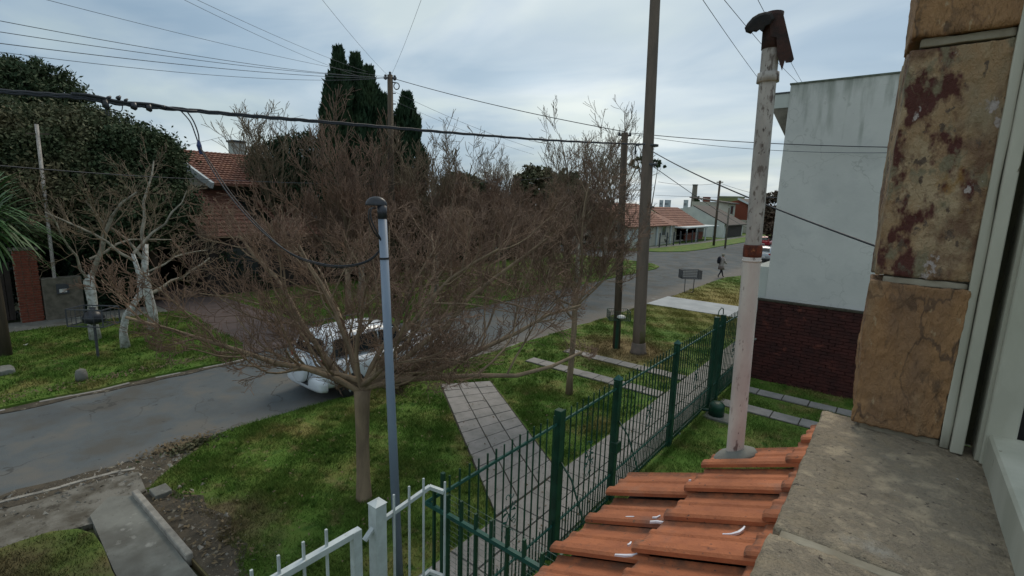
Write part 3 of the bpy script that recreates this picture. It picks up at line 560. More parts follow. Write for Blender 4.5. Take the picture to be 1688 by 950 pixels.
# limewashed trees on the opposite verge at the left
def lime_tree(p, tr, ss, label, seed):
    P = dict(PF); P.update(up=[0.04, 0.08, 0.08, 0.05], kids=[6, 5, 4], rmin=0.0075, wander=[0.42, 0.35, 0.3, 0.25])
    return bare_tree('limewashed_tree', p, label, 'tree', tr[0], tr[1], ss, P, m_lime, m_palebark, m_twig2, seed, 'limewashed bare trees on the opposite verge')
lime_tree(gnd(158, 560), ([(0, 0, -.05), (0.0, -.03, .6), (-.1, .05, 1.2), (-.12, .02, 1.9), (-.1, .1, 2.1)], [.17, .14, .13, .15, .09]),
          [((-.1, .05, 1.9), (.15, .5, 1), 3.4, .085), ((-.1, .05, 1.9), (-.35, -.9, .9), 2.7, .045), ((-.1, .1, 2.6), (-.2, .7, .9), 2.7, .05)], 'limewashed tree behind the black rubbish bag basket, forked at head height', 41)
lime_tree(gnd(207, 573), ([(0, 0, -.05), (0.0, -.02, .5), (.05, .08, 1.0), (.1, .30, 1.35), (.1, .52, 1.7), (.1, .5, 2.3), (.1, .4, 2.9)], [.14, .105, .10, .09, .085, .07, .055]),
          [((.1, .4, 2.7), (-.1, -.6, 1), 2.4, .05), ((.1, .42, 2.9), (0, .5, 1), 2.6, .05), ((.1, .5, 2.2), (.2, .9, .6), 2.3, .035)], 'limewashed tree with crooked leaning trunk, nearest the street', 42)
lime_tree(gnd(252, 543), ([(0, 0, -.05), (0, .04, .6), (-.02, -.03, 1.3), (0, -.07, 2.1), (0, .03, 3.0)], [.19, .15, .14, .11, .08]),
          [((0, 0, 1.25), (.2, .9, .75), 2.6, .07), ((0, -.05, 2.9), (0, .3, 1), 3.2, .065), ((0, -.05, 2.4), (0, -.6, .8), 2.6, .06)], 'limewashed tree with straight trunk and a side limb, beside the opposite driveway', 43)

# ------------------------------------------------------------------ evergreen trees
def leaves(blobs, n_, size, sd, up=0.0, shell=0.55, flat=0.0, aspect=0.55):
    """blobs: (centre, (rx,ry,rz)). Little leaf faces through the outer part of each blob"""
    g_ = np.random.default_rng(sd); W = np.array([b[1][0]*b[1][1]*b[1][2] for b in blobs])**0.66; cnt = (W/W.sum()*n_).astype(int)
    Vs = []
    for (c_, r_), m_ in zip(blobs, cnt):
        # clump centres on the blob, leaves gathered round them, so light and dark lumps and gaps appear
        nc = max(m_//38, 6); u = g_.normal(size=(nc, 3)); u /= np.linalg.norm(u, axis=1, keepdims=True)
        cc_ = u*g_.uniform(shell, 1.06, (nc, 1))**0.7*np.array(r_)
        ci = g_.integers(0, nc, m_); cs = (r_[0]+r_[1]+r_[2])/3*g_.uniform(0.07, 0.17, nc)
        p = cc_[ci]+g_.normal(size=(m_, 3))*cs[ci][:, None]*np.array([1, 1, 0.65+up]); p += np.array(tuple(c_))
        a = g_.normal(size=(m_, 3)); a[:, 2] += up*3; a /= np.linalg.norm(a, axis=1, keepdims=True)
        b_ = np.cross(a, g_.normal(size=(m_, 3))); b_ /= np.linalg.norm(b_, axis=1, keepdims=True)
        s_ = size*g_.uniform(0.6, 1.4, (m_, 1)); a *= s_; b_ *= s_*aspect
        Vs.append(np.stack([p-a, p+b_, p+a, p-b_], 1))
    V = np.concatenate(Vs).reshape(-1, 3); return V, np.arange(len(V)).reshape(-1, 4)
def evergreen(name, base, label, blobs, n_, size, m_, sd, trunk_r=0.25, up=0.0, shell=0.55, group=None, cat='tree', core=True, aspect=0.55):
    t = thing(name, base, label, cat, group); base = Vector(base); top = max(b[0][2] for b in blobs)
    mb = MB().tube([base+Vector((0, 0, -.1)), base+Vector((.1, 0, top*.4)), Vector((*blobs[0][0][:2], top))], [trunk_r, trunk_r*.75, trunk_r*.3], 8)
    for b in blobs[1:6]: mb.tube([base+Vector((.05, 0, top*.35)), (base+Vector(b[0]))/2+Vector((0, 0, top*.1)), b[0]], [trunk_r*.5, trunk_r*.35, trunk_r*.15], 6)
    mb.build('trunk', m_wood, t, smooth=True)
    V, F = leaves(blobs, n_, size, sd, up, shell, aspect=aspect); np_mesh('crown', V, F, m_, t, k=4, kind='stuff')
    return t
def blob(px, py, d_, rx, rz, ry=None): return (atd(px, py, d_), (rx, ry or rx, rz))
p0 = atd(40, 200, 33)
evergreen('conifer', (p0.x, p0.y, 0), 'dark spreading conifer at far left, its top against the sky', [blob(40, 140, 33, 1.9, 1.0), blob(88, 165, 33, 1.7, .8), blob(5, 160, 33, 2.0, 1.0), blob(60, 190, 33, 2.4, .8), blob(112, 195, 33, 1.3, .6), blob(20, 120, 33, 1.2, .7), blob(70, 122, 33, 1.0, .55), blob(-40, 170, 34, 2.2, 1.3)], 42000, 0.11, m_leafd, 51, .5, shell=.25, aspect=.3)
p0 = atd(110, 260, 28)
evergreen('broadleaf_tree', (p0.x, p0.y, 0), 'large rounded dark evergreen tree filling the left behind the limewashed trees', [blob(100, 250, 28, 2.6, 1.6), blob(30, 240, 28, 2.4, 1.6), blob(165, 235, 28, 1.9, 1.3), blob(-30, 260, 28, 2.6, 2), blob(60, 330, 27, 2.6, 1.6), blob(150, 320, 27, 2.5, 1.8), blob(-10, 340, 27, 2.5, 2)], 170000, 0.07, m_leafb, 52, .35)
p0 = atd(235, 280, 27)
evergreen('broadleaf_tree', (p0.x, p0.y, 0), 'rounded dark evergreen tree between the big left tree and the red roofed house', [blob(225, 262, 27, 1.7, 1.3), blob(252, 297, 27, 1.2, 1.1), blob(200, 300, 27, 1.6, 1.2), blob(240, 345, 26.5, 1.9, 1.5), blob(265, 345, 27, 0.9, 1.0), blob(190, 370, 26, 1.6, 1.3)], 100000, 0.07, m_leafd, 53, .3)
def cypress(px, pytop, pw, pybase, d_, label, sd, n_, subs=1):
    top = atd(px, pytop, d_); wd = pw/FP*d_/2*1.28; base = Vector((top.x, top.y, 0)); t = thing('cypress', base, label, 'tree', 'dark cypresses')
    MB().tube([base+Vector((0, 0, -.1)), base+Vector((0, 0, top.z*.6))], [.2, .08], 8).build('trunk', m_wood, t)
    g_ = np.random.default_rng(sd); Vs = []
    for s_ in range(subs):
        ox, oy, hz = (0, 0, 1.0) if s_ == 0 else (g_.uniform(-.5, .5)*wd, g_.uniform(-.5, .5)*wd, g_.uniform(.72, .95))
        rw = wd if subs == 1 else wd*.75; m_ = n_//subs; z = g_.uniform(0.05, 1, m_)**0.85; H_ = top.z*hz
        prof = np.clip(np.minimum((1-z)*3.2+0.10, 1), 0, 1)**0.8*(1+0.12*np.sin(z*23+s_)); a = g_.uniform(0, 6.283, m_)
        rr = rw*prof*(g_.uniform(0.6, 1.05, m_))*(1+0.16*np.sin(a*5+z*9))*(1+.10*np.sin(a*2-z*37)); p = np.stack([base.x+ox+rr*np.cos(a), base.y+oy+rr*np.sin(a), z*H_], 1)
        d1 = np.stack([np.cos(a)*.35, np.sin(a)*.35, np.ones(m_)], 1)+g_.normal(size=(m_, 3))*.22; d1 /= np.linalg.norm(d1, axis=1, keepdims=True)
        b_ = np.cross(d1, g_.normal(size=(m_, 3))); b_ /= np.linalg.norm(b_, axis=1, keepdims=True); s1 = g_.uniform(.14, .42, (m_, 1)); d1 *= s1; b_ *= s1*.3
        Vs.append(np.stack([p-d1*.4, p+b_, p+d1, p-b_], 1))
    V = np.concatenate(Vs).reshape(-1, 3); np_mesh('crown', V, np.arange(len(V)).reshape(-1, 4), m_leafc, t, k=4, kind='stuff'); return t
cypress(558, 84, 34, 400, 30, 'tallest cypress of the dark group, at its left', 61, 9000)
cypress(586, 93, 36, 400, 30.8, 'second tallest cypress, in the middle of the dark group', 62, 9000)
cypress(607, 115, 40, 400, 30.0, 'cypress at the right of the dark group, leaning on the others', 63, 9000)
cypress(543, 132, 26, 400, 29.4, 'short slim cypress at the left edge of the dark group', 64, 6000)
cypress(632, 160, 22, 400, 29.6, 'short slim cypress beside the telephone pole', 65, 5000)
cypress(670, 158, 42, 400, 31, 'lone small cypress standing apart, right of the telephone pole', 66, 9000)
p0 = atd(460, 260, 31)
evergreen('yew', (p0.x, p0.y, 0), 'dark bushy conifer between chimney and cypress group', [blob(447, 275, 31, 1.1, 1.5), blob(485, 262, 31, 1.1, 1.4), blob(515, 262, 31, 1.1, 1.4), blob(440, 310, 31, 1.0, 1.2), blob(470, 310, 31, 2.2, 1.5), blob(530, 320, 31, 2.0, 1.5)], 42000, 0.10, m_leafc, 71, up=.5, aspect=.3)
p0 = atd(900, 320, 46)
evergreen('round_evergreen', (p0.x, p0.y, 0), 'round dark evergreen on the skyline left of the street lamp', [blob(880, 308, 46, 2.0, 1.7), blob(860, 325, 46, 1.3, 1.4), blob(905, 322, 46, 1.5, 1.5)], 9000, 0.2, m_leafb, 72)
p0 = atd(940, 320, 47)
evergreen('round_evergreen', (p0.x, p0.y, 0), 'smaller round dark evergreen right behind the street lamp', [blob(935, 312, 47, 1.6, 1.4), blob(955, 328, 47, 1.1, 1.0)], 7000, 0.2, m_leafb, 73)
p0 = atd(770, 320, 38)
evergreen('round_evergreen', (p0.x, p0.y, 0), 'low green bush at the skyline right of the lone cypress', [blob(760, 310, 38, 1.6, 1.0), blob(790, 325, 38, 1.2, 1.0)], 6000, 0.17, m_leafb, 74)
p0 = gnd(1060, 300, 12)
evergreen('pine_tree', atd(1065, 400, 48).xyz*Vector((1, 1, 0)), 'small dark pine showing both sides of the big concrete pole', [blob(1050, 268, 48, .8, .5), blob(1085, 272, 48, .9, .45), blob(1068, 262, 48, .8, .4)], 900, 0.13, m_leafd, 75, .14)
evergreen('autumn_tree', (-7.5, 66, 0), 'reddish brown tree beyond the parked cars, beside the white house', [blob(1275, 345, 66, 2.2, 2.2), blob(1285, 365, 66, 2.4, 1.8), blob(1268, 370, 66, 1.8, 1.5)], 7000, 0.22, M_('autumn foliage', (0.10, 0.06, 0.04), (0.06, 0.05, 0.03), .5, .8), 76, .2)
# strap-leaved plant at the left edge
sb = atd(-26, 356, 20); t = thing('cordyline', (sb.x, sb.y, 0), 'tall cordyline with drooping strap leaves at the left edge', 'plant')
MB().tube([(sb.x, sb.y, -.1), (sb.x+.1, sb.y, 1.8), (sb.x, sb.y, sb.z)], [.16, .13, .11], 9).build('trunk', m_wood, t, smooth=True)
rr_ = random.Random(3); proto_leaf = []
for i in range(230):
    a = rr_.uniform(0, 6.283); e = rr_.uniform(-.6, 1.3); L_ = rr_.uniform(1.3, 2.2); d = Vector((math.cos(a)*math.cos(e), math.sin(a)*math.cos(e), math.sin(e))); p = Vector((sb.x, sb.y, sb.z+rr_.uniform(-.5, .35)))
    wv = d.cross(Vector((0, 0, 1))).normalized(); mb = MB(); vs = []
    for k_ in range(6):
        q = k_/5; ww = 0.035*(math.sin(math.pi*(0.12+0.85*q)))
        vs += [p-wv*ww, p+wv*ww]; p = p+d*L_/5; d = (d+Vector((0, 0, -.22))).normalized()
    mb.add(vs, [(2*k_, 2*k_+1, 2*k_+3, 2*k_+2) for k_ in range(5)]); mb.build('leaf', m_strap, t)

# ------------------------------------------------------------------ hedges and gate on the opposite side, left
def hedge(name, x0, x1, y0, y1, h_, n_, m_, label, sd):
    t = thing(name, ((x0+x1)/2, (y0+y1)/2, 0), label, 'hedge')
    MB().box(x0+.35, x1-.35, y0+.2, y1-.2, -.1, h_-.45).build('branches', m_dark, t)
    g_ = np.random.default_rng(sd); m2 = n_; p = np.stack([g_.uniform(x0, x1, m2), g_.uniform(y0, y1, m2), g_.uniform(0, h_, m2)], 1)
    f_ = g_.integers(0, 3, m2); p[f_ == 0, 0] = x1+g_.normal(size=(f_ == 0).sum())*.13; p[f_ == 1, 2] = h_+g_.normal(size=(f_ == 1).sum())*.15
    p[:, 0] += .2*np.sin(p[:, 1]*1.7+p[:, 2]*2); a = g_.normal(size=(m2, 3)); a /= np.linalg.norm(a, axis=1, keepdims=True); b_ = np.cross(a, g_.normal(size=(m2, 3))); b_ /= np.linalg.norm(b_, axis=1, keepdims=True)
    s_ = g_.uniform(.05, .10, (m2, 1)); a *= s_; b_ *= s_*.6; V = np.stack([p-a, p+b_, p+a, p-b_], 1).reshape(-1, 3)
    np_mesh('foliage', V, np.arange(len(V)).reshape(-1, 4), m_, t, k=4, kind='stuff'); return t
hedge('hedge', -26.8, -25.0, 4.3, 6.9, 3.9, 26000, m_leafh, 'dark ivy hedge behind the limewashed trees', 81)
hedge('hedge', -27.5, -25.6, -8, 2.9, 3.9, 20000, m_leafh, 'dark hedge behind the dark gate at far left', 82)
hedge('hedge', -27.0, -25.4, 9.7, 19, 2.3, 26000, m_leafh, 'low dark hedge before the red roofed house', 83)
hedge('hedge', -27.6, -25.8, 19.3, 40, 2.6, 40000, m_leafd, 'long dark hedge behind the opposite street trees', 84)
hedge('hedge', -31.5, -29.5, 3, 11.5, 3.6, 16000, m_leafh, 'dark hedge closing the end of the opposite driveway', 85)
# dark metal gate
gt = thing('metal_gate', (-24.75, 1.4, 0), 'dark metal garden gate left of the red brick pillar', 'gate')
for k_ in range(19): MB().box(-24.78, -24.72, -0.55+k_*.17, -0.40+k_*.17, .08, 2.15).build('board', m_wood_d, gt, loc=(-24.75, -0.475+k_*.17, .08))
for z_ in (.3, 1.9): MB().box(-24.83, -24.79, -.6, 2.75, z_, z_+.06).build('rail', m_basket, gt)
# brick pillar (bricks built one by one) and plaster meter pillar
bp_ = thing('brick_pillar', (-24.5, 3.0, 0), 'red brick gate pillar across the street', 'pillar')
MB().box(-24.68, -24.32, 2.76, 3.34, -.1, 2.6).build('mortar', m_mortar, bp_)
src = None
for r_ in range(28):
    for k_ in range(3):
        yy = 2.74+k_*.21+(0.0 if r_ % 2 else -.02)
        if src is None: src = MB().box(-24.31, -24.29, 2.75, 2.945, .02, .095).build('brick', m_brick, bp_, loc=(-24.3, 2.75, .02))
        else: piece(src, bp_, (-24.3+rnd.uniform(-.006, .006), yy, .02+r_*.0925))
MB().box(-24.72, -24.26, 2.68, 3.40, 2.6, 2.68).build('coping', m_plaster, bp_)
mp_ = thing('meter_pillar', (-24.35, 3.95, 0), 'low grey plaster pillar with meter box right of the brick pillar', 'pillar')
MB().box(-24.6, -24.2, 3.38, 4.5, -.1, 1.55).build('body', m_plaster, mp_, bevel=.02)
MB().box(-24.2, -24.16, 3.75, 4.10, .95, 1.32).build('meter_box', m_basket, mp_); MB().box(-24.16, -24.15, 3.82, 4.03, 1.0, 1.13).build('meter_label', m_paper, mp_)
p_, q_ = at(90, 460, 0, -24.4), at(60, 205, 0, -24.4)
wp = thing('thin_mast', (p_.x, p_.y, 0), 'thin pale service mast rising behind the brick pillar', 'mast')
MB().tube([(p_.x, p_.y, 0), p_, q_], .055, 10).build('tube', m_pipe_g, wp, smooth=True); MB().beam(q_+Vector((0, -.3, -.35)), q_+Vector((0, .3, -.3)), .05).build('crossarm', m_wood, wp)

# ------------------------------------------------------------------ stepped tile roof for the houses farther off
def tile_roof(name, P00, along, down, nu, nv, m, parent):
    """one surface of barrel rows stepped course over course"""
    P00, along, down = Vector(P00), Vector(along), Vector(down); nrm = along.cross(down).normalized()
    if nrm.z < 0: nrm = -nrm
    U = nu*4+1; g_ = random.Random(nu*nv); V = []; F = []
    for v in range(nv):
        for e in (0, 1):
            for u in range(U):
                t = u/(U-1); hh = 0.035*abs(math.sin(math.pi*u/4))+(0.0 if e else -0.02)+(0.045 if e else 0.0)+g_.uniform(-.006, .006)
                V.append(P00+along*t+down*((v+e)/nv)+nrm*hh)
    for r_ in range(2*nv-1):
        for u in range(U-1): F.append((r_*U+u, r_*U+u+1, (r_+1)*U+u+1, (r_+1)*U+u))
    b_ = len(V)
    mb = MB().add(V, F); c4 = [P00-nrm*.08, P00+along-nrm*.08, P00+along+down-nrm*.08, P00+down-nrm*.08]; mb.add(c4, [(3, 2, 1, 0)])
    mb.add([V[(2*nv-1)*U], V[(2*nv-1)*U+U-1], c4[2], c4[3]], [(0, 1, 2, 3)])
    return mb.build(name, m, parent)
H1 = thing('red_roofed_house', (-28, 12, 0), 'house with red tile roofs and white gable trims across the street, behind bare trees', 'house')
rl, rr2 = at(262, 243, 0, -30), at(412, 255, 0, -30)
tile_roof('main_roof', (-30, rl.y, 6.98), (0, rr2.y-rl.y+.6, 0), (3.6, 0.9, -1.75), 24, 15, m_rooff, H1)
MB().box(-29.9, -27.65, 10.2, 14.3, 0, 5.3).build('upper_wall', m_plaster, H1)
MB().add([(-30.1, rl.y, 6.9), (-26.6, rl.y+.9, 5.1), (-30.1, rl.y, 5.1)], [(0, 1, 2)]).build('gable', m_cream, H1)
MB().beam((-30.05, rl.y+.05, 7.0), (-26.35, rl.y+.95, 5.15), .14, .30).build('rake_board', m_wpaint, H1)
tile_roof('left_roof', (-27.6, 8.8, 4.95), (0, 2.6, 0), (2.8, .45, -2.15), 13, 12, m_rooff, H1)
tile_roof('right_roof', (-27.2, 12.35, 4.5), (0, 2.2, 0), (2.4, .9, -1.75), 11, 10, m_rooff, H1)
MB().beam((-27.2, 14.55, 4.6), (-24.8, 15.5, 2.8), .12, .26).build('rake_trim', m_wpaint, H1)
MB().box(-27.4, -25.2, 9.2, 15.2, 0, 2.75).build('lower_wall', m_wood_d, H1)
MB().box(-25.2, -25.15, 10.1, 11.5, .9, 2.2).build('window', m_glassd, H1); MB().box(-27.65, -27.6, 11.2, 12.3, 4.2, 5.0).build('upper_window', m_glassd, H1)
c_ = at(390, 240, 0, -30.4); ch_ = MB().box(-30.7, -30.1, c_.y-.33, c_.y+.33, 6.2, 7.65).build('chimney', m_render, H1); MB().box(-30.78, -30.02, c_.y-.4, c_.y+.4, 7.65, 7.75).build('chimney_cap', m_basket, ch_)

# ------------------------------------------------------------------ the white house next door
NH = thing('white_house', (0, 20, 0), 'tall white rendered house next door with mould streaks under its parapet', 'house')
MB().box(-2.84, 6.5, 15.3, 27, 0, 8.06).build('wall', m_nwall, NH)
MB().box(-2.86, 6.5, 15.27, 27, 8.06, 8.10).build('parapet_coping', M_('mouldy coping', (0.16, 0.18, 0.15), (0.08, 0.09, 0.07), 6, .9), NH)
MB().box(-3.2, -2.84, 15.32, 26.9, 0, 3.22).build('garage_front', m_render, NH)
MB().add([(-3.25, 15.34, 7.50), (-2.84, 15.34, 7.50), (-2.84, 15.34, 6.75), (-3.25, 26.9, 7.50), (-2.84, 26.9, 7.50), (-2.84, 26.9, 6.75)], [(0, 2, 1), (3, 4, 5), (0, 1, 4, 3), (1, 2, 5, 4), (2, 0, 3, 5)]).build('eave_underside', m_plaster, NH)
MB().box(-3.27, -2.84, 15.33, 26.9, 7.50, 7.86).build('eave_band', m_render, NH)
MB().box(-3.29, -2.845, 15.31, 26.9, 7.86, 7.90).build('eave_flashing', m_basket, NH)
# dark brick boundary wall, bricks one by one
BW = thing('brick_wall', (-1.0, 15.15, 0), 'dark red brick boundary wall below the white house', 'wall')
MB().box(-2.98, 4.2, 15.13, 15.27, -.05, 2.29).build('wall_core', m_brickd, BW)
bl, bh = .30, .088; src = None; cnt = 0
for r_ in range(26):
    for k_ in range(11):
        x_ = -2.98+k_*bl-(0.15 if r_ % 2 else 0)
        if x_ < -2.99: x_ = -2.98
        if x_ > .12: continue
        o_ = (x_+rnd.uniform(0, .02), 15.10+rnd.uniform(-.014, .012), r_*bh+rnd.uniform(-.004, .004))
        if src is None: src = MB().box(o_[0], o_[0]+bl-.012, o_[1], o_[1]+.06, o_[2]+.006, o_[2]+bh-.006).build('brick', m_brickd, BW, bevel=.004, loc=o_)
        else: piece(src, BW, o_, (rnd.uniform(-.03, .03), 0, rnd.uniform(-.02, .02)))
MB().box(-3.02, 4.2, 15.07, 15.28, 2.29, 2.33).build('coping', m_joint, BW)
GP = thing('pale_gate_post', (-3.1, 15.1, 0), 'short pale rendered post at the near end of the dark brick wall', 'post')
MB().box(-3.14, -3.02, 15.02, 15.18, 0, 1.15).build('shaft', m_plaster, GP, bevel=.01); MB().box(-3.2, -2.9, 14.99, 15.2, 1.15, 1.19).build('cap', m_conc, GP)

# ------------------------------------------------------------------ our own house: porch roof, wall, window jamb
OH = thing('stone_house', (0.3, 1.0, 0), 'stone trimmed house the photo is taken from, with window sill and tiled porch roof', 'house')
MB().box(0.02, 0.5, -4, 1.40, 0, 4.20).build('wall', m_cream, OH)
MB().box(-0.62, 0.02, -4, 2.0, 0, 3.48).build('porch_wall', m_cream, OH)
SL = 0.42; cs_ = math.cos(math.atan(SL)); sn_ = math.sin(math.atan(SL))
RF = MB().add([(-.80, -1.6, 3.535), (.02, -1.6, 3.535+.82*SL), (.02, 2.24, 3.535+.82*SL), (-.80, 2.04, 3.535), (-.80, -1.6, 3.50), (.02, -1.6, 3.50+.82*SL), (.02, 2.24, 3.50+.82*SL), (-.80, 2.04, 3.50)],
              [(0, 1, 2, 3), (7, 6, 5, 4), (0, 4, 5, 1), (1, 5, 6, 2), (2, 6, 7, 3), (3, 7, 4, 0)]).build('porch_roof', m_dark, OH)
# one french tile: x runs up the slope, y across; near edge (low y) laps over its neighbour
def tile_mesh():
    prof = [(-.022, .034), (-.012, .041), (.014, .043), (.030, .030), (.044, .024), (.082, .020), (.098, .019), (.108, .024), (.122, .025), (.134, .013), (.150, .009), (.192, .006), (.204, .010), (.212, .014)]
    mb = MB(); th = .013; n_ = len(prof); Ls = (0.0, .006, .345)
    V = []
    for x_, dz in ((0.0, -.003), (.008, .001), (.385, .0)):
        for y_, z_ in prof: V.append((x_, y_, z_+dz))
    for x_ in (0.0, .385):
        for y_, z_ in prof: V.append((x_, y_, z_-th))
    F = []
    for r_ in (0, 1):
        for i in range(n_-1): F.append((r_*n_+i, r_*n_+i+1, (r_+1)*n_+i+1, (r_+1)*n_+i))
    for i in range(n_-1): F.append((i, 3*n_+i, 3*n_+i+1, i+1)); F.append((3*n_+i, 4*n_+i, 4*n_+i+1, 3*n_+i+1))
    F.append((0, n_, 2*n_, 4*n_, 3*n_)); F.append((n_-1, 4*n_-1, 5*n_-1, 3*n_-1, 2*n_-1))
    return mb.add(V, F)
src = None
for ci, (xe, ze) in enumerate(((-.825, 3.555), (-.52, 3.700), (-.213, 3.829))):
    for k_ in range(-12, 5):
        ye = 1.37+.2235*k_
        if ci == 0 and k_ > 2: continue
        if ci < 2 and k_ > 3: continue
        P_ = Vector((xe+rnd.uniform(-.010, .010)-(.01 if k_ % 3 == 0 else 0), ye+rnd.uniform(-.004, .004), ze+ci*.006))
        rot = (rnd.uniform(-.015, .015), -math.atan(SL)+.035+rnd.uniform(-.012, .012), rnd.uniform(-.012, .012))
        if ci == 0 and k_ == 2: rot = (0.02, -math.atan(SL)+.055, .055); P_ += Vector((-.012, -.018, .010))
        if src is None:
            mb = tile_mesh(); o = mb.build('roof_tile', m_tile, RF, smooth=False, loc=(0, 0, 0)); o.location = P_-org(RF); o.rotation_euler = rot; src = o
        else: piece(src, RF, P_, rot)
# dabs of dried white paint and mortar at the pipe foot
def roofz(x_): return 3.58+(x_+.814)*SL
def dab(pts, w_):
    c_ = [Vector(p) for p in pts]; mb = MB(); vs = []
    n_ = len(c_)
    for i, p in enumerate(c_):
        d = (c_[min(i+1, n_-1)]-c_[max(i-1, 0)]); s_ = Vector((-d.y, d.x, 0)).normalized()*w_*(math.sin(math.pi*(i+.6)/(n_+.2))*.8+.2)
        vs += [p-s_, p+s_, p+s_+Vector((0, 0, -.008)), p-s_+Vector((0, 0, -.008))]
    fs = []
    for i in range(n_-1):
        b_ = i*4; fs += [(b_, b_+1, b_+5, b_+4), (b_+1, b_+2, b_+6, b_+5), (b_+3, b_, b_+4, b_+7)]
    mb.add(vs, fs); mb.build('paint_dab', m_splash, RF)
def rp(px, py):           # a point of the roof's upper face
    d = ray(px, py); nrm = Vector((-SL, 0, 1)); P0 = Vector((-.814, 1, 3.585)); t = (P0-EYE).dot(nrm)/d.dot(nrm); return EYE+d*t+Vector((0, 0, .014))
for pts, w_ in (([(1190, 887), (1205, 886.5), (1217, 883), (1224, 878), (1227, 874)], .0035), ([(1191, 886), (1198, 887), (1205, 887)], .002), ([(1013, 920), (1030, 921), (1042, 921), (1050, 919)], .0045),
                ([(1071, 865), (1082, 864.5), (1093, 866)], .004), ([(1031, 857), (1037, 857), (1045, 857)], .0025), ([(1075, 858), (1082, 858), (1088, 855)], .0025), ([(1034, 904), (1038, 902), (1040, 899)], .003),
                ([(1193, 799), (1194.5, 799.5), (1196, 800)], .0025), ([(1135, 796), (1137, 796), (1139, 796)], .0025), ([(1037, 815.5), (1038.5, 816), (1040, 816)], .003), ([(1208, 838), (1209.5, 838), (1211, 838.6)], .0025), ([(1070, 948), (1071.5, 948.5), (1073, 949)], .003)):
    dab([rp(*p) for p in pts], w_)
pb = rp(1210, 757)
mf = MB().lathe(pb+Vector((0, 0, -.02)), [(.088, .02), (.08, .034), (.06, .046), (.04, .052)], 18); 
for i, v in enumerate(mf.v): mf.v[i] = (v[0]*1.0, v[1]+(v[1]-pb.y)*.05, v[2]+.42*(v[0]-pb.x)+noise.noise(Vector(v)*30)*.006)
mf.build('pipe_mortar', m_conc, RF, smooth=True)
# rough stones
def rough(name, x0, x1, y0, y1, z0, z1, m, parent, amp=.006, rnd_=.012, sd=0, cuts=26, freq=14.0, shear=0.0):
    bm = bmesh.new(); bmesh.ops.create_cube(bm, size=1)
    bmesh.ops.subdivide_edges(bm, edges=bm.edges[:], cuts=cuts, use_grid_fill=True)
    c_ = Vector(((x0+x1)/2, (y0+y1)/2, (z0+z1)/2)); s_ = Vector((x1-x0, y1-y0, z1-z0))
    for v in bm.verts:
        q = Vector((v.co.x*s_.x, v.co.y*s_.y, v.co.z*s_.z)); h_ = s_/2
        rr = min(rnd_, h_.x*.9, h_.y*.9, h_.z*.9)
        w_ = q+c_+Vector((sd*7.1, sd*3.3, sd*5.7)); w_.z *= .6
        rv = rr*(.65+.7*abs(noise.noise(w_*freq*.6+Vector((3, 1, 2)))))
        qi = Vector([max(-(h_[i]-rv), min(h_[i]-rv, q[i])) for i in range(3)]); dirn = q-qi
        if dirn.length > 1e-7: dirn.normalize()
        k1 = noise.noise(w_*freq*.7); k2 = 1-2*abs(noise.noise(w_*freq*1.6+Vector((9, 0, 0)))); k3 = 1-2*abs(noise.noise(w_*freq*3.7+Vector((0, 5, 0)))); k4 = noise.noise(w_*freq*9)
        edge = 1-min(1, (max(abs(dirn.x), abs(dirn.y), abs(dirn.z))-.577)/.42)
        qi.x -= shear*(q.y+h_.y)*(1 if q.x < 0 else 0)*(.75+.5*noise.noise(w_*9))
        v.co = qi+dirn*(rv+amp*(.5+.5*edge)*(k1*1.1+k2*.35+k3*.30+k4*.22)-amp*.35)
    me = bpy.data.meshes.new(name); bm.to_mesh(me); bm.free(); me.shade_smooth(); me.materials.append(m)
    o = bpy.data.objects.new(name, me); COL.objects.link(o); o.parent = parent; o.location = c_-org(parent); return o
JB = MB().box(-.012, .112, 1.262, 1.40, 4.34, 5.9).build('window_jamb', m_mortar, OH)
rough('jamb_stone', -.038, .110, 1.237, 1.42, 4.362, 4.662, m_stone, JB, .011, .009, 1, 64, shear=.11)
rough('jamb_stone', -.036, .113, 1.243, 1.42, 4.677, 5.106, m_stone2, JB, .008, .009, 2, 64, shear=.11)
rough('jamb_stone', -.038, .118, 1.238, 1.42, 5.124, 5.60, m_stone, JB, .009, .009, 3, 50, shear=.11)
rough('jamb_stone', -.034, .118, 1.238, 1.42, 5.615, 5.9, m_stone, JB, .010, .016, 4, 20, shear=.11)
for z_, w_ in ((4.352, .02), (4.669, .014), (5.115, .016)): rough('mortar_joint', -.022, .108, 1.246, 1.40, z_-w_/2, z_+w_/2, m_mortar, JB, .002, .004, z_, 16, 30)
SI = MB().box(-.06, .17, -1.2, 1.27, 4.20, 4.325).build('window_sill', m_mortar, OH)
rough('sill_stone', -.095, .190, .752, 1.30, 4.262, 4.351, m_sill, SI, .0055, .016, 5, 72, 16)
rough('sill_stone', -.098, .190, -.12, .738, 4.262, 4.352, m_sill, SI, .0055, .016, 6, 72, 16)
rough('sill_stone', -.096, .180, -1.2, -.135, 4.262, 4.351, m_sill, SI, .006, .022, 7, 14, 10)
rough('mortar_joint', -.085, .17, .735, .757, 4.27, 4.3475, m_mortar, SI, .003, .004, 8, 14, 25)
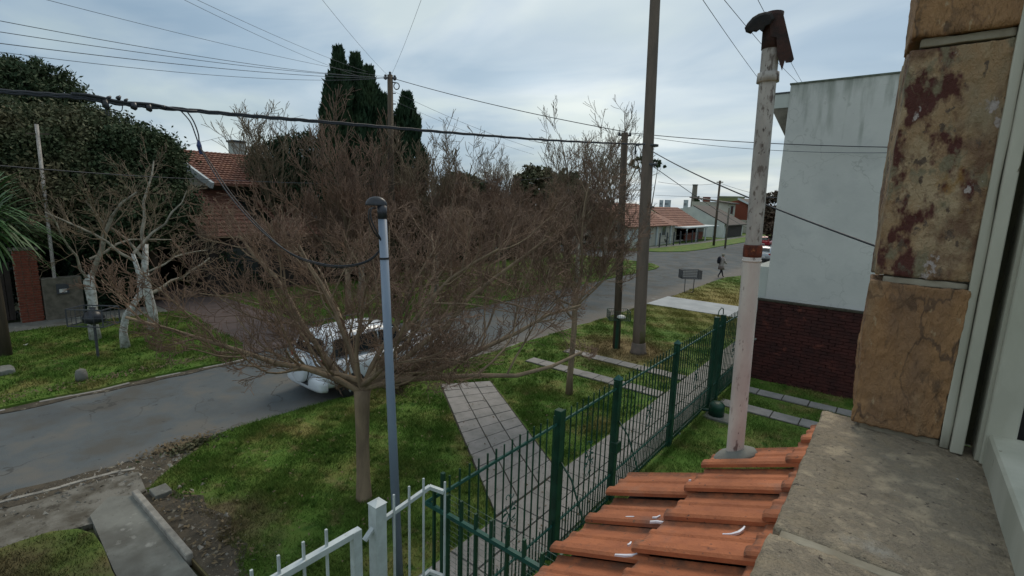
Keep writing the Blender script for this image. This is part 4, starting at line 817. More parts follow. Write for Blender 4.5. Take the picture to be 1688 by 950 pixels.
# plaster fillet, frame strips, channel and sash of the window
rough('caulk_fillet', .108, .123, 1.236, 1.30, 4.352, 5.9, m_frame, JB, .0025, .004, 9, 30, 30)
WF = MB().box(.1235, .142, 1.222, 1.32, 4.352, 5.9).build('window_frame', m_frame, OH, bevel=.0015)
MB().box(.142, .163, 1.29, 1.32, 4.352, 5.9).build('guide_channel', m_channel, WF)
MB().box(.163, .204, 1.20, 1.32, 4.352, 5.9).build('sash_stile', m_frame, WF, bevel=.002)
MB().box(.158, .163, 1.215, 1.32, 4.352, 5.9).build('sash_lip', m_frame, WF)
MB().box(.168, .225, -1.2, 1.21, 4.335, 4.412).build('bottom_rail', m_frame, WF, bevel=.004)
MB().box(.2045, .235, 1.235, 1.40, 4.36, 5.9).build('side_reveal', m_dark, WF)
MB().box(.225, .36, -1.2, 1.4, 4.352, 4.386).build('inner_ledge', m_dark, WF)

# ------------------------------------------------------------------ rusty service pipe on the porch roof
PB = pb.copy(); pt = atd(1272, 62, math.hypot(PB.x, PB.y)); RP = thing('service_pipe', PB, 'peeling white service pipe standing on the tiled porch roof', 'pipe')
def on(t): return PB.lerp(pt, t)
tj = 0.52; r_ = .0325
mb = MB(); mb.tube([on(-.02)]+[on(i/20*tj) for i in range(1, 21)], r_*1.05, 20); mb.build('lower_tube', m_pipe, RP, smooth=True)
mb = MB(); mb.tube([on(tj+i/20*(1-tj)) for i in range(21)], r_*.93, 20); mb.build('upper_tube', m_pipe_g, RP, smooth=True)
mb = MB(); mb.tube([on(tj-.010), on(tj-.004), on(tj+.014), on(tj+.019)], [r_*1.06, r_*1.10, r_*1.08, r_*1.02], 20); mb.build('rusty_joint', m_rust, RP, smooth=True)
MB().tube([on(tj-.021), on(tj-.017)], r_*1.13, 20).build('collar', m_pipe, RP, smooth=True)
MB().tube([on(.905), on(.925)], [r_*1.22, r_*1.16], 20).build('clamp_band', m_pipe_g, RP, smooth=True)
# weather head: a half-round hood open towards the street
top = on(1.0); sdv = side
# bent rusty sheet hanging on the right
def sp(px, py, dd=0.0): return atd(px, py, math.hypot(PB.x, PB.y)+dd)
m_hood = M_('blackened hood', (0.010, 0.010, 0.011), (0.02, 0.016, 0.014), 30, 0.85, 0.002, 90)
hp = [(1228, 46), (1233, 38), (1241, 29), (1251, 23), (1262, 20), (1272, 21), (1277, 30), (1270, 40), (1262, 44), (1257, 53), (1252, 49), (1247, 53), (1241, 52), (1238, 56), (1230, 53)]
mb = MB(); n_ = len(hp); rows = []
for k_, dd in enumerate((-.050, -.042, .0, .042, .050)):
    sh = (.80, 1, 1.03, 1, .80)[k_]; rows += [sp(1254+(x_-1254)*sh, 40+(y_-40)*sh, dd) for x_, y_ in hp]
mb.add(rows, [tuple(range(n_)), tuple(range(5*n_-1, 4*n_-1, -1))]+[(r_2*n_+i, r_2*n_+(i+1) % n_, (r_2+1)*n_+(i+1) % n_, (r_2+1)*n_+i) for r_2 in range(4) for i in range(n_)])
mb.build('hood', m_hood, RP)
poly = [(1268, 30), (1276, 22), (1291, 22), (1293, 30), (1309, 98), (1305, 103), (1295, 104), (1294, 100), (1289, 117), (1281, 92), (1280, 62), (1270, 60)]
mb = MB(); fr = [sp(x_, y_, -.035) for x_, y_ in poly]; bk = [sp(x_, y_, -.030) for x_, y_ in poly]; n_ = len(poly)
mb.add(fr+bk, [tuple(range(n_)), tuple(range(2*n_-1, n_-1, -1))]+[(i, (i+1) % n_, (i+1) % n_+n_, i+n_) for i in range(n_)])
mb.build('rusty_sheet', m_rustd, RP)
mb = MB(); q4 = [(1291, 22), (1293, 30), (1309, 98), (1305, 103)]
mb.add([sp(*q4[0], -.03), sp(*q4[0], .05), sp(*q4[2], .05), sp(*q4[2], -.03)], [(0, 1, 2, 3)]); o = mb.build('sheet_flange', m_rustd, RP); md = o.modifiers.new('t', 'SOLIDIFY'); md.thickness = .004
MB().tube([on(.975), pt+Vector((0, 0, .02)), pt+Vector((0, 0, .05)), pt+Vector((0, 0, .085))], [.0325, .0335, .031, .033], 14).build('rusty_socket', m_rustd, RP, smooth=True)

# ------------------------------------------------------------------ green fence along the sidewalk
GF = thing('green_fence', (-3.2, 9, 0), 'green iron railing fence between the sidewalk and the garden lawn', 'fence')
XF = -3.2
def post(y_, h_, cap, wd=.105, x_=XF):
    MB().box(x_-wd/2, x_+wd/2, y_-wd/2, y_+wd/2, -.05, h_).build('post', m_green, GF, bevel=.006)
    if cap:
        a_ = wd/2+.012; MB().add([(x_-a_, y_-a_, h_), (x_+a_, y_-a_, h_), (x_+a_, y_+a_, h_), (x_-a_, y_+a_, h_), (x_, y_, h_+.075)], [(3, 2, 1, 0), (0, 1, 4), (1, 2, 4), (2, 3, 4), (3, 0, 4)]).build('post_cap', m_teal, GF)
for y_, h_, cp in ((5.18, 2.17, 0), (6.86, 2.13, 1), (9.42, 2.17, 1), (12.0, 2.27, 0), (12.55, 2.24, 0), (15.05, 2.2, 0)): post(y_, h_, cp)
MB().tube([(XF, 12.05, 2.28), (XF, 12.1, 2.40), (XF, 12.28, 2.45), (XF, 12.46, 2.40), (XF, 12.5, 2.26)], .012, 8).build('hoop', m_green, GF, smooth=True)
MB().box(XF-.02, XF+.02, 3.08, 3.12, -.05, 2.2).build('corner_post', m_green, GF, bevel=.004)
src = None; sshort = None
for y0, y1 in ((3.12, 5.12), (5.24, 6.80), (6.92, 9.36), (9.48, 11.94), (12.06, 12.5), (12.61, 15.0)):
    MB().box(XF-.012, XF+.012, y0, y1, 1.97, 2.0).build('top_rail', m_teal, GF)
    MB().box(XF-.012, XF+.012, y0, y1, .10, .14).build('bottom_rail', m_green, GF)
    MB().box(XF-.012, XF+.012, y0, y1, .52, .545).build('middle_rail', m_teal, GF)
    n_ = max(int((y1-y0)/.142), 2)
    for k_ in range(n_):
        yy = y0+(k_+.5)*(y1-y0)/n_
        if src is None: src = MB().box(XF-.008, XF+.008, yy-.008, yy+.008, .06, 2.13).build('bar', m_green, GF, loc=(XF, yy, .06)); sshort = MB().box(XF-.006, XF+.006, yy+.065, yy+.077, .06, .60).build('short_bar', m_green, GF, loc=(XF, yy+.071, .06))
        else:
            piece(src, GF, (XF, yy, .06+rnd.uniform(-.008, .008)), (rnd.uniform(-.004, .004), 0, rnd.uniform(-.5, .5))); piece(sshort, GF, (XF, yy+.071, .06))
# scroll ornaments, a few curls each, in the middle of the panels
def curl(c_, a0, r0, sgn, up_):
    pts = []
    for i in range(15):
        t = i/14; a = a0+sgn*t*4.4; r_ = r0*(1-.72*t); pts.append(Vector((XF, c_[0]+r_*math.cos(a), c_[1]+r_*math.sin(a))))
    return pts
for yc, zc_ in ((4.15, 1.2), (6.02, 1.15), (8.2, 1.15), (10.75, 1.15), (13.8, 1.15)):
    mb = MB()
    for sy in (-1, 1):
        for sz in (-1, 1):
            mb.tube([(XF+.014, yc, zc_), (XF+.014, yc+sy*.07, zc_+sz*.12)], .006, 6)
            mb.tube([p+Vector((.014, 0, 0)) for p in curl((yc+sy*.10, zc_+sz*.13), 2.5 if sy > 0 else .6, .045, sz*sy, 1)], .0055, 6)
            mb.tube([p+Vector((.014, 0, 0)) for p in curl((yc+sy*.04, zc_+sz*.24), 0, .045, -sz*sy, 1)], .0055, 6)
            mb.add([(XF+.02, yc+sy*.02, zc_+sz*.06), (XF+.02, yc+sy*.10, zc_+sz*.07), (XF+.02, yc+sy*.13, zc_+sz*.02), (XF+.026, yc+sy*.07, zc_+sz*.045)], [(0, 1, 3), (1, 2, 3), (2, 0, 3)])
    mb.build('scroll', m_teal, GF, smooth=True, kind='stuff')
for y_ in (5.18, 6.86): MB().tube([(XF+.06, y_, 1.45), (XF+.22, y_+.02, 1.25), (XF+.50, y_+.05, .5), (XF+.62, y_+.06, 0.02)], .013, 8).build('brace', m_green, GF, smooth=True)
MB().box(XF-.05, XF+.09, 6.79, 6.93, .92, 1.10).build('lock', m_green, GF, bevel=.01)
# dividing fence running from the corner to the house
DF = thing('dividing_fence', (-2.6, 3.1, 0), 'green railing with wire mesh dividing the gardens below the porch roof', 'fence')
for z_ in (1.80, 1.02, .25): MB().box(-3.42, -.75, 3.06, 3.10, z_-.02, z_+.02).build('rail', m_teal, DF)
src = None
for k_ in range(15):
    xx = -3.30+k_*.185
    if src is None: src = MB().box(xx-.011, xx+.011, 3.065, 3.095, .02, 2.0).build('bar', m_green, DF, loc=(xx, 3.08, .02))
    else: piece(src, DF, (xx, 3.08, .02+rnd.uniform(-.05, .05)))
MB().beam((-3.42, 3.08, 1.80), (-3.2, 3.16, 1.99), .03).build('corner_strut', m_teal, DF)
mb = MB()
for k_ in range(34): z_ = .10+k_*.055; mb.tube([(-3.16, 3.14, z_+.06), (-2.2, 3.16, z_+.02*math.sin(k_)), (-.8, 3.15, z_-.05)], .0022, 4)
for k_ in range(24): mb.tube([(-3.16+k_*.1, 3.145, .05), (-3.16+k_*.1, 3.145, 1.98-.004*k_)], .0016, 4)
mb.build('wire_mesh', m_wire, DF, kind='stuff')
# white gate and panel
WG = thing('white_iron_fence', (-3.2, 2.2, 0), 'white iron fence panel and post at the bottom, joined to the green fence', 'fence')
MB().box(-3.255, -3.145, 2.28, 2.39, -.05, 2.26).build('post', m_wpaint, WG, bevel=.004); MB().add([(-3.26, 2.275, 2.26), (-3.14, 2.275, 2.26), (-3.14, 2.395, 2.26), (-3.26, 2.395, 2.26), (-3.2, 2.335, 2.29)], [(3, 2, 1, 0), (0, 1, 4), (1, 2, 4), (2, 3, 4), (3, 0, 4)]).build('post_cap', m_wpaint, WG)
for z_ in (2.10, 1.20, .2):
    MB().beam((XF, 2.39, z_-.03), (XF, 2.93, z_+.03), .035, .035).build('rail', m_wpaint, WG); MB().beam((XF-.005, 2.925, z_+.03), (XF+.13, 2.99, z_+.0), .035, .035).build('rail_return', m_wpaint, WG)
for y_ in (2.49, 2.66, 2.83): MB().beam((XF+.024, y_, .05), (XF+.024, y_, 2.27), .016).build('bar', m_wpaint, WG)
MB().beam((XF+.13, 3.0, .05), (XF+.13, 3.0, 2.2), .016).build('bar', m_wpaint, WG)
MB().beam((XF, 2.2, 1.98), (XF, 2.30, 2.06), .045, .022).build('latch', m_wpaint, WG)
WQ = thing('white_iron_gate', (-3.2, 1.0, 0), 'white iron gate leaf at the bottom left of the white post', 'gate')
MB().beam((XF, -1.4, 2.10), (XF, 2.12, 2.10), .055, .05).build('top_rail', m_wpaint, WQ); MB().box(XF-.03, XF+.03, 2.08, 2.16, .1, 2.124).build('stile', m_wpaint, WQ, bevel=.003)
MB().beam((XF, -1.4, 1.1), (XF, 2.08, 1.1), .05, .05).build('middle_rail', m_wpaint, WQ); MB().beam((XF, -1.4, .15), (XF, 2.08, .15), .05, .05).build('bottom_rail', m_wpaint, WQ)
for k_ in range(18): y_ = 1.86-k_*.187; MB().beam((XF, y_, .12), (XF, y_, 2.27), .018).build('bar', m_wpaint, WQ)
# green cap on a concrete pad inside the fence
p_ = gnd(1180, 688); CP = thing('well_cap', (p_.x, p_.y, 0), 'green round cap on a square concrete pad beside the fence', 'cap')
MB().box(p_.x-.24, p_.x+.36, p_.y-.25, p_.y+.25, -.02, .06).build('pad', m_conc, CP, bevel=.01)
MB().lathe((p_.x, p_.y, .06), [(.17, 0), (.17, .22), (.165, .26), (.13, .30), (.05, .32)], 22).build('drum', m_green, CP, smooth=True)
MB().tube([(p_.x-.3, p_.y-.05, .12), (p_.x-.1, p_.y, .14)], .04, 8).build('spout', m_green, CP, smooth=True)

# ------------------------------------------------------------------ grey service mast on the verge
gb = gnd(658, 950); gtp = atd(630, 352, math.hypot(gb.x, gb.y)); SM = thing('service_mast', gb, 'grey service mast with black weather cap in front of the crape myrtle', 'mast')
MB().tube([gb+Vector((0, 0, -.1)), gb.lerp(gtp, .5), gtp], [.056, .052, .048], 20).build('tube', m_grey, SM, smooth=True)
MB().tube([gtp+Vector((0, 0, -.06)), gtp+Vector((0, 0, .09))], .053, 18).build('cap_collar', m_bag, SM, smooth=True)
mb = MB(); vs = []; fs = []; K = 16
mb.lathe(gtp+Vector((0, 0, .085))-side*.065, [(.12, 0), (.122, .012), (.116, .035), (.10, .062), (.07, .085), (.03, .098), (.004, .10)], 22)
for i, v in enumerate(mb.v):
    q = Vector(v)-(gtp-side*.065); a_, b_ = q.dot(side), q.dot(dep); q2 = side*a_+dep*b_*.55+Vector((0, 0, q.z)); mb.v[i] = tuple(q2+gtp-side*.065)
mb.build('weather_cap', m_bag, SM, smooth=True)
MB().tube([gb.lerp(gtp, .888), gb.lerp(gtp, .893)], .054, 16).build('cable_tie', m_black, SM)

# ------------------------------------------------------------------ poles
bb = gnd(1052, 582); bt = atd(1080, 0, math.hypot(bb.x, bb.y)); bt = bb+(bt-bb)*1.12
BP = thing('power_pole', bb, 'thick concrete power pole on the verge, mossy at its foot', 'pole', 'poles')
MB().tube([bb+Vector((0, 0, -.1))]+[bb.lerp(bt, i/12) for i in range(1, 13)], [.205]+[.2-.055*i/12 for i in range(1, 13)], 24).build('shaft', m_pole, BP, smooth=True)
MB().tube([bb+Vector((0, 0, -.02)), bb+Vector((0, 0, .09)), bb+Vector((-.005, 0, .34)), bb+Vector((-.006, 0, .36))], [.30, .245, .226, .208], 20).build('concrete_collar', M_('pinkish cement', (0.17, 0.13, 0.11), (0.12, 0.10, 0.085), 8, .9, .004, 40), BP, smooth=True)
MB().tube([bb+Vector((-.006, 0, .355)), bb+Vector((-.012, .0, .62)), bb+Vector((-.02, .0, 1.0))], [.2035, .2025, .2005], 24).build('moss', M_('mossy concrete', (0.105, 0.10, 0.04), (0.12, 0.10, 0.07), 6, .95, .004, 30), BP, smooth=True)
for z_ in (6.62, 6.05, 4.75): MB().tube([bb+Vector((-.1*z_/10, 0, z_)), bb+Vector((-.1*z_/10, 0, z_+.06))], .195, 20).build('steel_band', m_basket, BP, smooth=True)
hk = at(1058, 238, 0, bb.x-.12)
MB().tube([hk+Vector((.1, 0, 0)), hk, hk+Vector((-.15, -.1, -.05)), hk+Vector((-.12, -.15, -.3))], .028, 7).build('bracket', m_basket, BP, smooth=True)
pb2 = gnd(1016, 574); pt2 = atd(1030, 219, math.hypot(pb2.x, pb2.y))
P2 = thing('power_pole', pb2, 'thinner weathered wooden pole left of the thick concrete pole', 'pole', 'poles')
MB().tube([pb2+Vector((0, 0, -.1)), pb2.lerp(pt2, .5), pt2], [.125, .115, .105], 16).build('shaft', m_wood, P2, smooth=True)
for s_ in (-1, 1): MB().lathe(pt2+side*.17*s_+Vector((0, 0, -.05)), [(.02, -.06), (.045, -.04), (.045, .0), (.03, .02), (.04, .04), (.02, .06)], 10).build('insulator', m_basket, P2)
MB().beam(pt2-side*.2+Vector((0, 0, -.08)), pt2+side*.2+Vector((0, 0, -.08)), .05).build('crossarm', m_wood, P2)
pt3 = at(643, 124, 0, -18.5); P3 = thing('telephone_pole', (pt3.x, pt3.y, 0), 'brown telephone pole beside the cypress group with a coil near its top', 'pole', 'poles')
MB().tube([(pt3.x, pt3.y, -.1), (pt3.x, pt3.y, pt3.z)], [.16, .12], 12).build('shaft', m_wood, P3, smooth=True)
MB().tube([pt3+side*.28+Vector((0, 0, -.45))+side*(.12*math.cos(t*.5236))+Vector((0, 0, .14*math.sin(t*.5236))) for t in range(13)], .022, 6).build('cable_coil', m_black, P3, smooth=True)
for k_ in range(5): MB().beam(pt3+Vector((0, 0, -.3-.45*k_))-side*.02, pt3+Vector((0, 0, -.3-.45*k_))+side*.24, .04).build('step_bolt', m_basket, P3)
for s_, z_ in ((-1, -.1), (1, -.12), (0, .02)): MB().lathe(pt3+side*.2*s_+Vector((0, 0, z_)), [(.03, -.1), (.07, -.06), (.07, 0), (.05, .04), (.06, .09), (.03, .12)], 10).build('insulator', m_basket, P3)
MB().beam(pt3-side*.28+Vector((0, 0, -.12)), pt3+side*.28+Vector((0, 0, -.12)), .07).build('crossarm', m_wood, P3)
for px_, pyt, pyb, d_, r_, lb in ((1187, 298, 397, 70, .13, 'dark far pole on the corner grass beyond the cross street'), (1202, 343, 396, 66, .10, 'short pale far pole right of the dark far pole')):
    tp = atd(px_, pyt, d_); t = thing('far_pole', (tp.x, tp.y, 0), lb, 'pole', 'poles')
    MB().tube([(tp.x, tp.y, 0), tp], [r_*1.2, r_], 10).build('shaft', m_wood if r_ > .12 else m_plaster, t, smooth=True)
    if r_ > .12: MB().beam(tp+Vector((-.4, 0, -.2)), tp+Vector((.4, 0, -.2)), .12).build('crossarm', m_wood, t)
lt = atd(938, 288, 38); ST = thing('street_lamp', (lt.x, lt.y, 0), 'thin pale street lamp arching right above the round evergreens', 'street lamp')
ht = atd(962, 268, 38)
MB().tube([(lt.x, lt.y, 0), lt, lt.lerp(ht, .4)+Vector((0, 0, .12)), ht], [.07, .05, .04, .035], 8).build('pole', m_pipe_g, ST, smooth=True); MB().beam(ht-side*.05, ht+side*.6+Vector((0, 0, .12)), .2, .1).build('lamp_head', m_pipe_g, ST)

# ------------------------------------------------------------------ cables
def wire(P_, Q_, sag, r_, label, m=m_cable, n_=26, k=5, name='cable', grp='overhead cables'):
    P_, Q_ = Vector(P_), Vector(Q_); t = MB().tube([P_.lerp(Q_, i/(n_-1))-Vector((0, 0, 4*sag*(i/(n_-1))*(1-i/(n_-1)))) for i in range(n_)], r_, k)
    o = t.build(name, m, smooth=True); return tag(o, label, 'cable', grp)
# main bundle: through measured points on the street's own side
pts = [at(-420, 118, 0, -7.05), at(-150, 138, 0, -7.05), at(0, 151, 0, -7.05), at(120, 160, 0, -7.05), at(200, 171, 0, -7.05), at(300, 181, 0, -7.05), at(420, 192, 0, -7.05), at(530, 201, 0, -7.05), at(660, 212, 0, -7.05), at(780, 222, 0, -7.05), at(900, 231, 0, -7.0), at(1000, 236, 0, -6.9), at(1058, 238, 0, -6.75)]
MC = thing('power_cable_bundle', pts[2], 'thick black twisted cable bundle crossing the sky to the concrete pole, with clamps', 'cable', 'overhead cables')
def spline(P, n_=8):
    o = []
    for i in range(len(P)-1):
        a, b_, c_, d = P[max(i-1, 0)], P[i], P[i+1], P[min(i+2, len(P)-1)]
        for k_ in range(n_):
            t = k_/n_; o.append(.5*((2*b_)+(c_-a)*t+(2*a-5*b_+4*c_-d)*t*t+(3*b_-a-3*c_+d)*t**3))
    return o+[P[-1]]
sp_ = spline(pts)
for j in range(3): MB().tube([p+Vector((.0, .012*math.sin(i*.9+j*2.09), .016*math.cos(i*.9+j*2.09))) for i, p in enumerate(sp_)], .014, 6).build('strand', m_cable, MC, smooth=True)
w1 = at(118, 158, 0, -7.04); w2 = at(325, 187, 0, -7.04)
MB().tube([w1.lerp(w2, i/10)+Vector((0, 0, .02+.012*math.sin(i*1.3))) for i in range(11)], .016, 6).build('spliced_strand', m_cable, MC, smooth=True)
for px_, py_, dz_, r_ in ((172, 168, -.08, .02), (178, 166, .05, .012), (194, 167, .06, .014), (206, 170, .05, .01), (219, 173, -.05, .022), (244, 176, -.05, .02), (268, 177, -.01, .016)):
    p = at(px_, py_, 0, -7.04); MB().tube([p+Vector((0, 0, .02)), p+Vector((0, .01, dz_*.6)), p+Vector((0, .03, dz_))], [r_*1.6, r_*1.7, r_*.7], 8).build('clamp', m_bag, MC, smooth=True)
cu = [(173, 180), (175, 188), (180, 191), (179, 183), (187, 186), (191, 190), (190, 182), (196, 184), (201, 182), (202, 172)]
MB().tube(spline([at(x_, y_, 0, -7.04) for x_, y_ in cu], 4), .005, 5).build('loose_curl', m_bag, MC, smooth=True)
# the twin service drop: bundle -> strain insulator -> grey mast
wp_top = gtp-side*.10+Vector((0, 0, .08)); D0 = at(296, 181, 0, -7.04); D1 = at(328, 240, 0, -6.9)
for j, o_ in enumerate((0, .045)):
    a0 = D0+Vector((0, o_*1.6, 0)); loop = [a0, at(313+j*6, 200, 0, -7.0), at(322+j*5, 222, 0, -6.95), D1]
    far_ = [D1+Vector((0, .0, 0)), at(345+j*4, 272, 0, -6.7), at(378+j*5, 322, 0, -6.3), at(425+j*4, 375, 0, -5.9), at(478+j*3, 417+j*3, 0, -5.5), at(530, 435+j*2.5, 0, -5.2), at(570, 438+j*2.5, 0, -4.98), at(603, 431+j*2, 0, -4.8), at(622, 417+j*2, 0, -4.68), at(629, 400, 0, -4.62), at(621-j*5, 382, 0, -4.6), at(612-j*4, 362, 0, -4.6), at(612-j*3, 345, 0, -4.62), at(619-j*2, 343, 0, -4.66)]
    o = MB().tube(spline(loop, 6), .008, 6).build('drop_loop', m_cable, smooth=True); tag(o, 'thin %s cable looping down from the bundle to the blue strain insulator' % ('left' if j == 0 else 'right'), 'cable', 'overhead cables')
    o = MB().tube(spline(far_, 6), .0075, 6).build('service_drop', m_black if j else m_cable, smooth=True); tag(o, '%s cable of the twin service drop hanging through the crape myrtle to the grey mast' % ('upper' if j == 0 else 'lower'), 'cable', 'overhead cables')
o = MB().tube([D1+Vector((0, 0, .06)), D1, D1-Vector((0, -.02, .10))], [.014, .03, .02], 8).build('strain_insulator', M_('blue insulator', (0.03, 0.05, 0.16), None, 5, .5)); tag(o, 'small blue strain insulator where the service drop is tied', 'insulator')
# wires to the telephone pole from the left
k3 = pt3+Vector((0, 0, -.1))
for (x_, y_, d_, sg, r_, lb) in ((-300, -25, 13, .25, .007, 'uppermost of the wires running left from the telephone pole'), (-300, 5, 13, .2, .007, 'second wire running left from the telephone pole'),
                            (-300, 32, 13, .2, .008, 'third wire running left from the telephone pole'), (-300, 44, 13, .35, .006, 'lowest wire running left from the telephone pole')):
    wire(atd(x_, y_, d_), k3+Vector((0, 0, -.05*rnd.random())), sg, r_, lb, m_thin)
wire(atd(60-180, -52, 12), k3, .15, .005, 'thin wire from the top left corner to the telephone pole', m_thin)
wire(atd(305-120, -60, 14), atd(600, 128, 30), .2, .006, 'thin wire descending from the top edge to the cypress tops', m_thin)
wire(atd(345-120, -48, 14), atd(610, 120, 30), .15, .006, 'second thin wire descending from the top edge to the cypress tops', m_thin)
wire(atd(500, -40, 12), k3, .1, .0045, 'thin wire dropping steeply from the top edge to the telephone pole', m_thin)
wire(atd(712, -50, 12), k3, .12, .0045, 'thin wire dropping from the top edge, right of the telephone pole', m_thin)
# telephone pole -> wooden pole -> white house
wire(k3, pt2+Vector((0, 0, .03)), .12, .013, 'dark cable from the telephone pole down to the wooden pole')
wire(k3+Vector((0, 0, -.5)), atd(880, 245, 26), .15, .007, 'thin wire sagging from the telephone pole behind the bare trees', m_thin)
wire(k3+Vector((0, 0, -.9)), atd(880, 255, 30), .15, .006, 'lower thin wire sagging from the telephone pole behind the bare trees', m_thin)
wire(pt2+side*.17, at(1560, 244, 1, 15.15), .1, .011, 'dark cable from the wooden pole across the white wall')
wire(pt2+side*.17+Vector((0, 0, -.03)), at(1560, 250, 1, 15.12), .22, .007, 'lighter cable just below the dark one across the white wall', m_thin)
wire(atd(-60, 268, 16), atd(345, 296, 24), .05, .013, 'dark cable crossing before the big evergreen trees')
wire(atd(345, 296, 24), atd(1030, 277, 40), .6, .009, 'far thin cable crossing behind the crape myrtle', m_thin)
wire(atd(260, 250, 40), atd(500, 190, 40), .1, .009, 'faint far wire above the red roof', m_thin)
bd = at(1074, 249, 0, bb.x+.12); q_ = atd(1236, 326, 9.5)
o = wire(bd, at(1540, 440, 1, 6.5), .12, .014, 'black service cable sloping from the concrete pole across the white wall')
for t_ in (.1, .22): pass
for px_, lb in ((1085, 'first'), (1122, 'second'), (1178, 'third')):
    pass
wire(atd(1125, -50, 9), atd(1296, 186, 24), .1, .006, 'thin wire from the top edge passing left of the service pipe', m_thin)
wire(atd(1160, -42, 9), atd(1330, 150, 24), .1, .006, 'thin wire from the top edge passing behind the pipe head', m_thin)
wire(atd(1235, -28, 9), atd(1345, 175, 24), .05, .005, 'short thin wire at the top right of the pipe head', m_thin)
wire(bd+Vector((0, 0, -.4)), atd(1290, 400, 60), .4, .012, 'thin far wire falling behind the black service cable', m_thin)
wire(atd(1187, 302, 70), atd(1290, 328, 60), .2, .02, 'far wire running right from the far pole', m_thin)
wire(atd(1187, 302, 70), atd(1085, 300, 60), .3, .02, 'far wire running left from the far pole', m_thin)
wire(atd(1080, 322, 60), atd(1290, 326, 55), .1, .018, 'far horizontal wire above the roofs', m_thin)

# ------------------------------------------------------------------ baskets, posts, litter
b1 = gnd(1016, 576); WB = thing('litter_basket', b1, 'green rubbish basket on a single post before the wooden pole', 'basket', 'roadside rubbish baskets')
MB().box(b1.x-.05, b1.x+.05, b1.y-.05, b1.y+.05, -.05, 1.05).build('post', m_green, WB, bevel=.005)
bz = 1.05; cx_, cy_ = b1.x, b1.y; ex, ey = side*.34, dep*.26
cr = lambda s_, t_, z_: Vector((cx_, cy_, z_))+ex*s_+ey*t_
def basket(parent, cr, z0, z1, m, nb=10, nh=4, r_=.006, rim=.014):
    mb = MB()
    c4 = [(-1, -1), (1, -1), (1, 1), (-1, 1)]
    for z_ in (z0, z1):
        for i in range(4): mb.beam(cr(*c4[i], z_), cr(*c4[(i+1) % 4], z_), rim)
    for c_ in c4: mb.beam(cr(*c_, z0), cr(*c_, z1), rim)
    mb.build('rim', m, parent); mb = MB()
    for i in range(4):
        a, b_ = c4[i], c4[(i+1) % 4]
        for k_ in range(1, nb): t = k_/nb; s_, u_ = a[0]+(b_[0]-a[0])*t, a[1]+(b_[1]-a[1])*t; mb.tube([cr(s_, u_, z0), cr(s_, u_, z1)], r_*.6, 4)
        for k_ in range(1, nh): z_ = z0+(z1-z0)*k_/nh; mb.tube([cr(*a, z_), cr(*b_, z_)], r_*.6, 4)
    for k_ in range(1, nb): t = -1+2*k_/nb; mb.tube([cr(t, -1, z0), cr(t, 1, z0)], r_*.6, 4); mb.tube([cr(-1, t, z0), cr(1, t, z0)], r_*.6, 4)
    mb.build('grille', m, parent, kind='stuff')
basket(WB, cr, bz, bz+.30, m_green)
o = MB().lathe((cx_+.1, cy_, bz+.03), [(.10, 0), (.15, .04), (.13, .09), (.05, .12)], 12).build('rubbish_bag', m_paper, smooth=True); tag(o, 'white rubbish bag inside the green basket', 'bag')
b2 = gnd(1135, 483); LB = thing('litter_basket', b2, 'dark rubbish basket on two legs near the corner, by the pale driveway', 'basket', 'roadside rubbish baskets')
cx_, cy_ = b2.x, b2.y; ex, ey = side*.56, dep*.3
basket(LB, lambda s_, t_, z_: Vector((b2.x, b2.y, z_))+side*.54*s_+dep*.3*t_, .85, 1.32, m_basket, 12, 5, .012, .03)
for s_ in (-1, 1): MB().tube([b2+side*.24*s_+Vector((0, 0, -.02)), b2+side*.26*s_+Vector((0, 0, .85))], .022, 8).build('leg', m_basket, LB)
MB().tube([b2-side*.24+Vector((0, 0, .05)), b2+side*.24+Vector((0, 0, .05))], .018, 8).build('foot_rail', m_basket, LB)
b3 = gnd(162, 590); RB = thing('litter_basket', b3, 'open wire rubbish basket on a post before the limewashed trees', 'basket', 'roadside rubbish baskets')
MB().tube([b3+Vector((0, 0, -.02)), b3+Vector((0, 0, 1.0))], .035, 10).build('post', m_basket, RB)
b3c = b3.copy()
basket(RB, lambda s_, t_, z_: b3c+side*.5*s_+dep*.3*t_+Vector((0, 0, z_)), 1.0, 1.48, m_basket, 4, 2, .01, .03)
mb = MB().lathe(b3+Vector((0, 0, 1.01)), [(.10, 0), (.26, .08), (.27, .2), (.18, .34), (.05, .42), (.08, .48)], 14)
for i, v in enumerate(mb.v): mb.v[i] = (v[0]+.03*noise.noise(Vector(v)*7), v[1]+.03*noise.noise(Vector(v)*7+Vector((5, 0, 0))), v[2]+.02*noise.noise(Vector(v)*9))
o = mb.build('rubbish_bag', m_bag, smooth=True); tag(o, 'black rubbish bag in the wire basket by the limewashed trees', 'bag')
s_ = gnd(135, 627); o = MB().lathe((s_.x, s_.y, -.03), [(.13, 0), (.125, .2), (.10, .30), (.04, .33)], 14).build('concrete_stub', m_conc, smooth=True); tag(o, 'low rounded concrete stub on the opposite verge', 'bollard')
s_ = gnd(4, 615); o = rough('rock', s_.x-.3, s_.x+.3, s_.y-.22, s_.y+.22, -.03, .14, m_conc, thing('stone_footing', (s_.x, s_.y, 0), 'flat stone footing with a leaning post at the left edge', 'footing'), .03, .06, 11, 10, 4)
MB().tube([s_+Vector((0, 0, .05)), s_+Vector((-.1, -.35, .5))], .03, 8).build('stub_post', m_wood, o.parent)
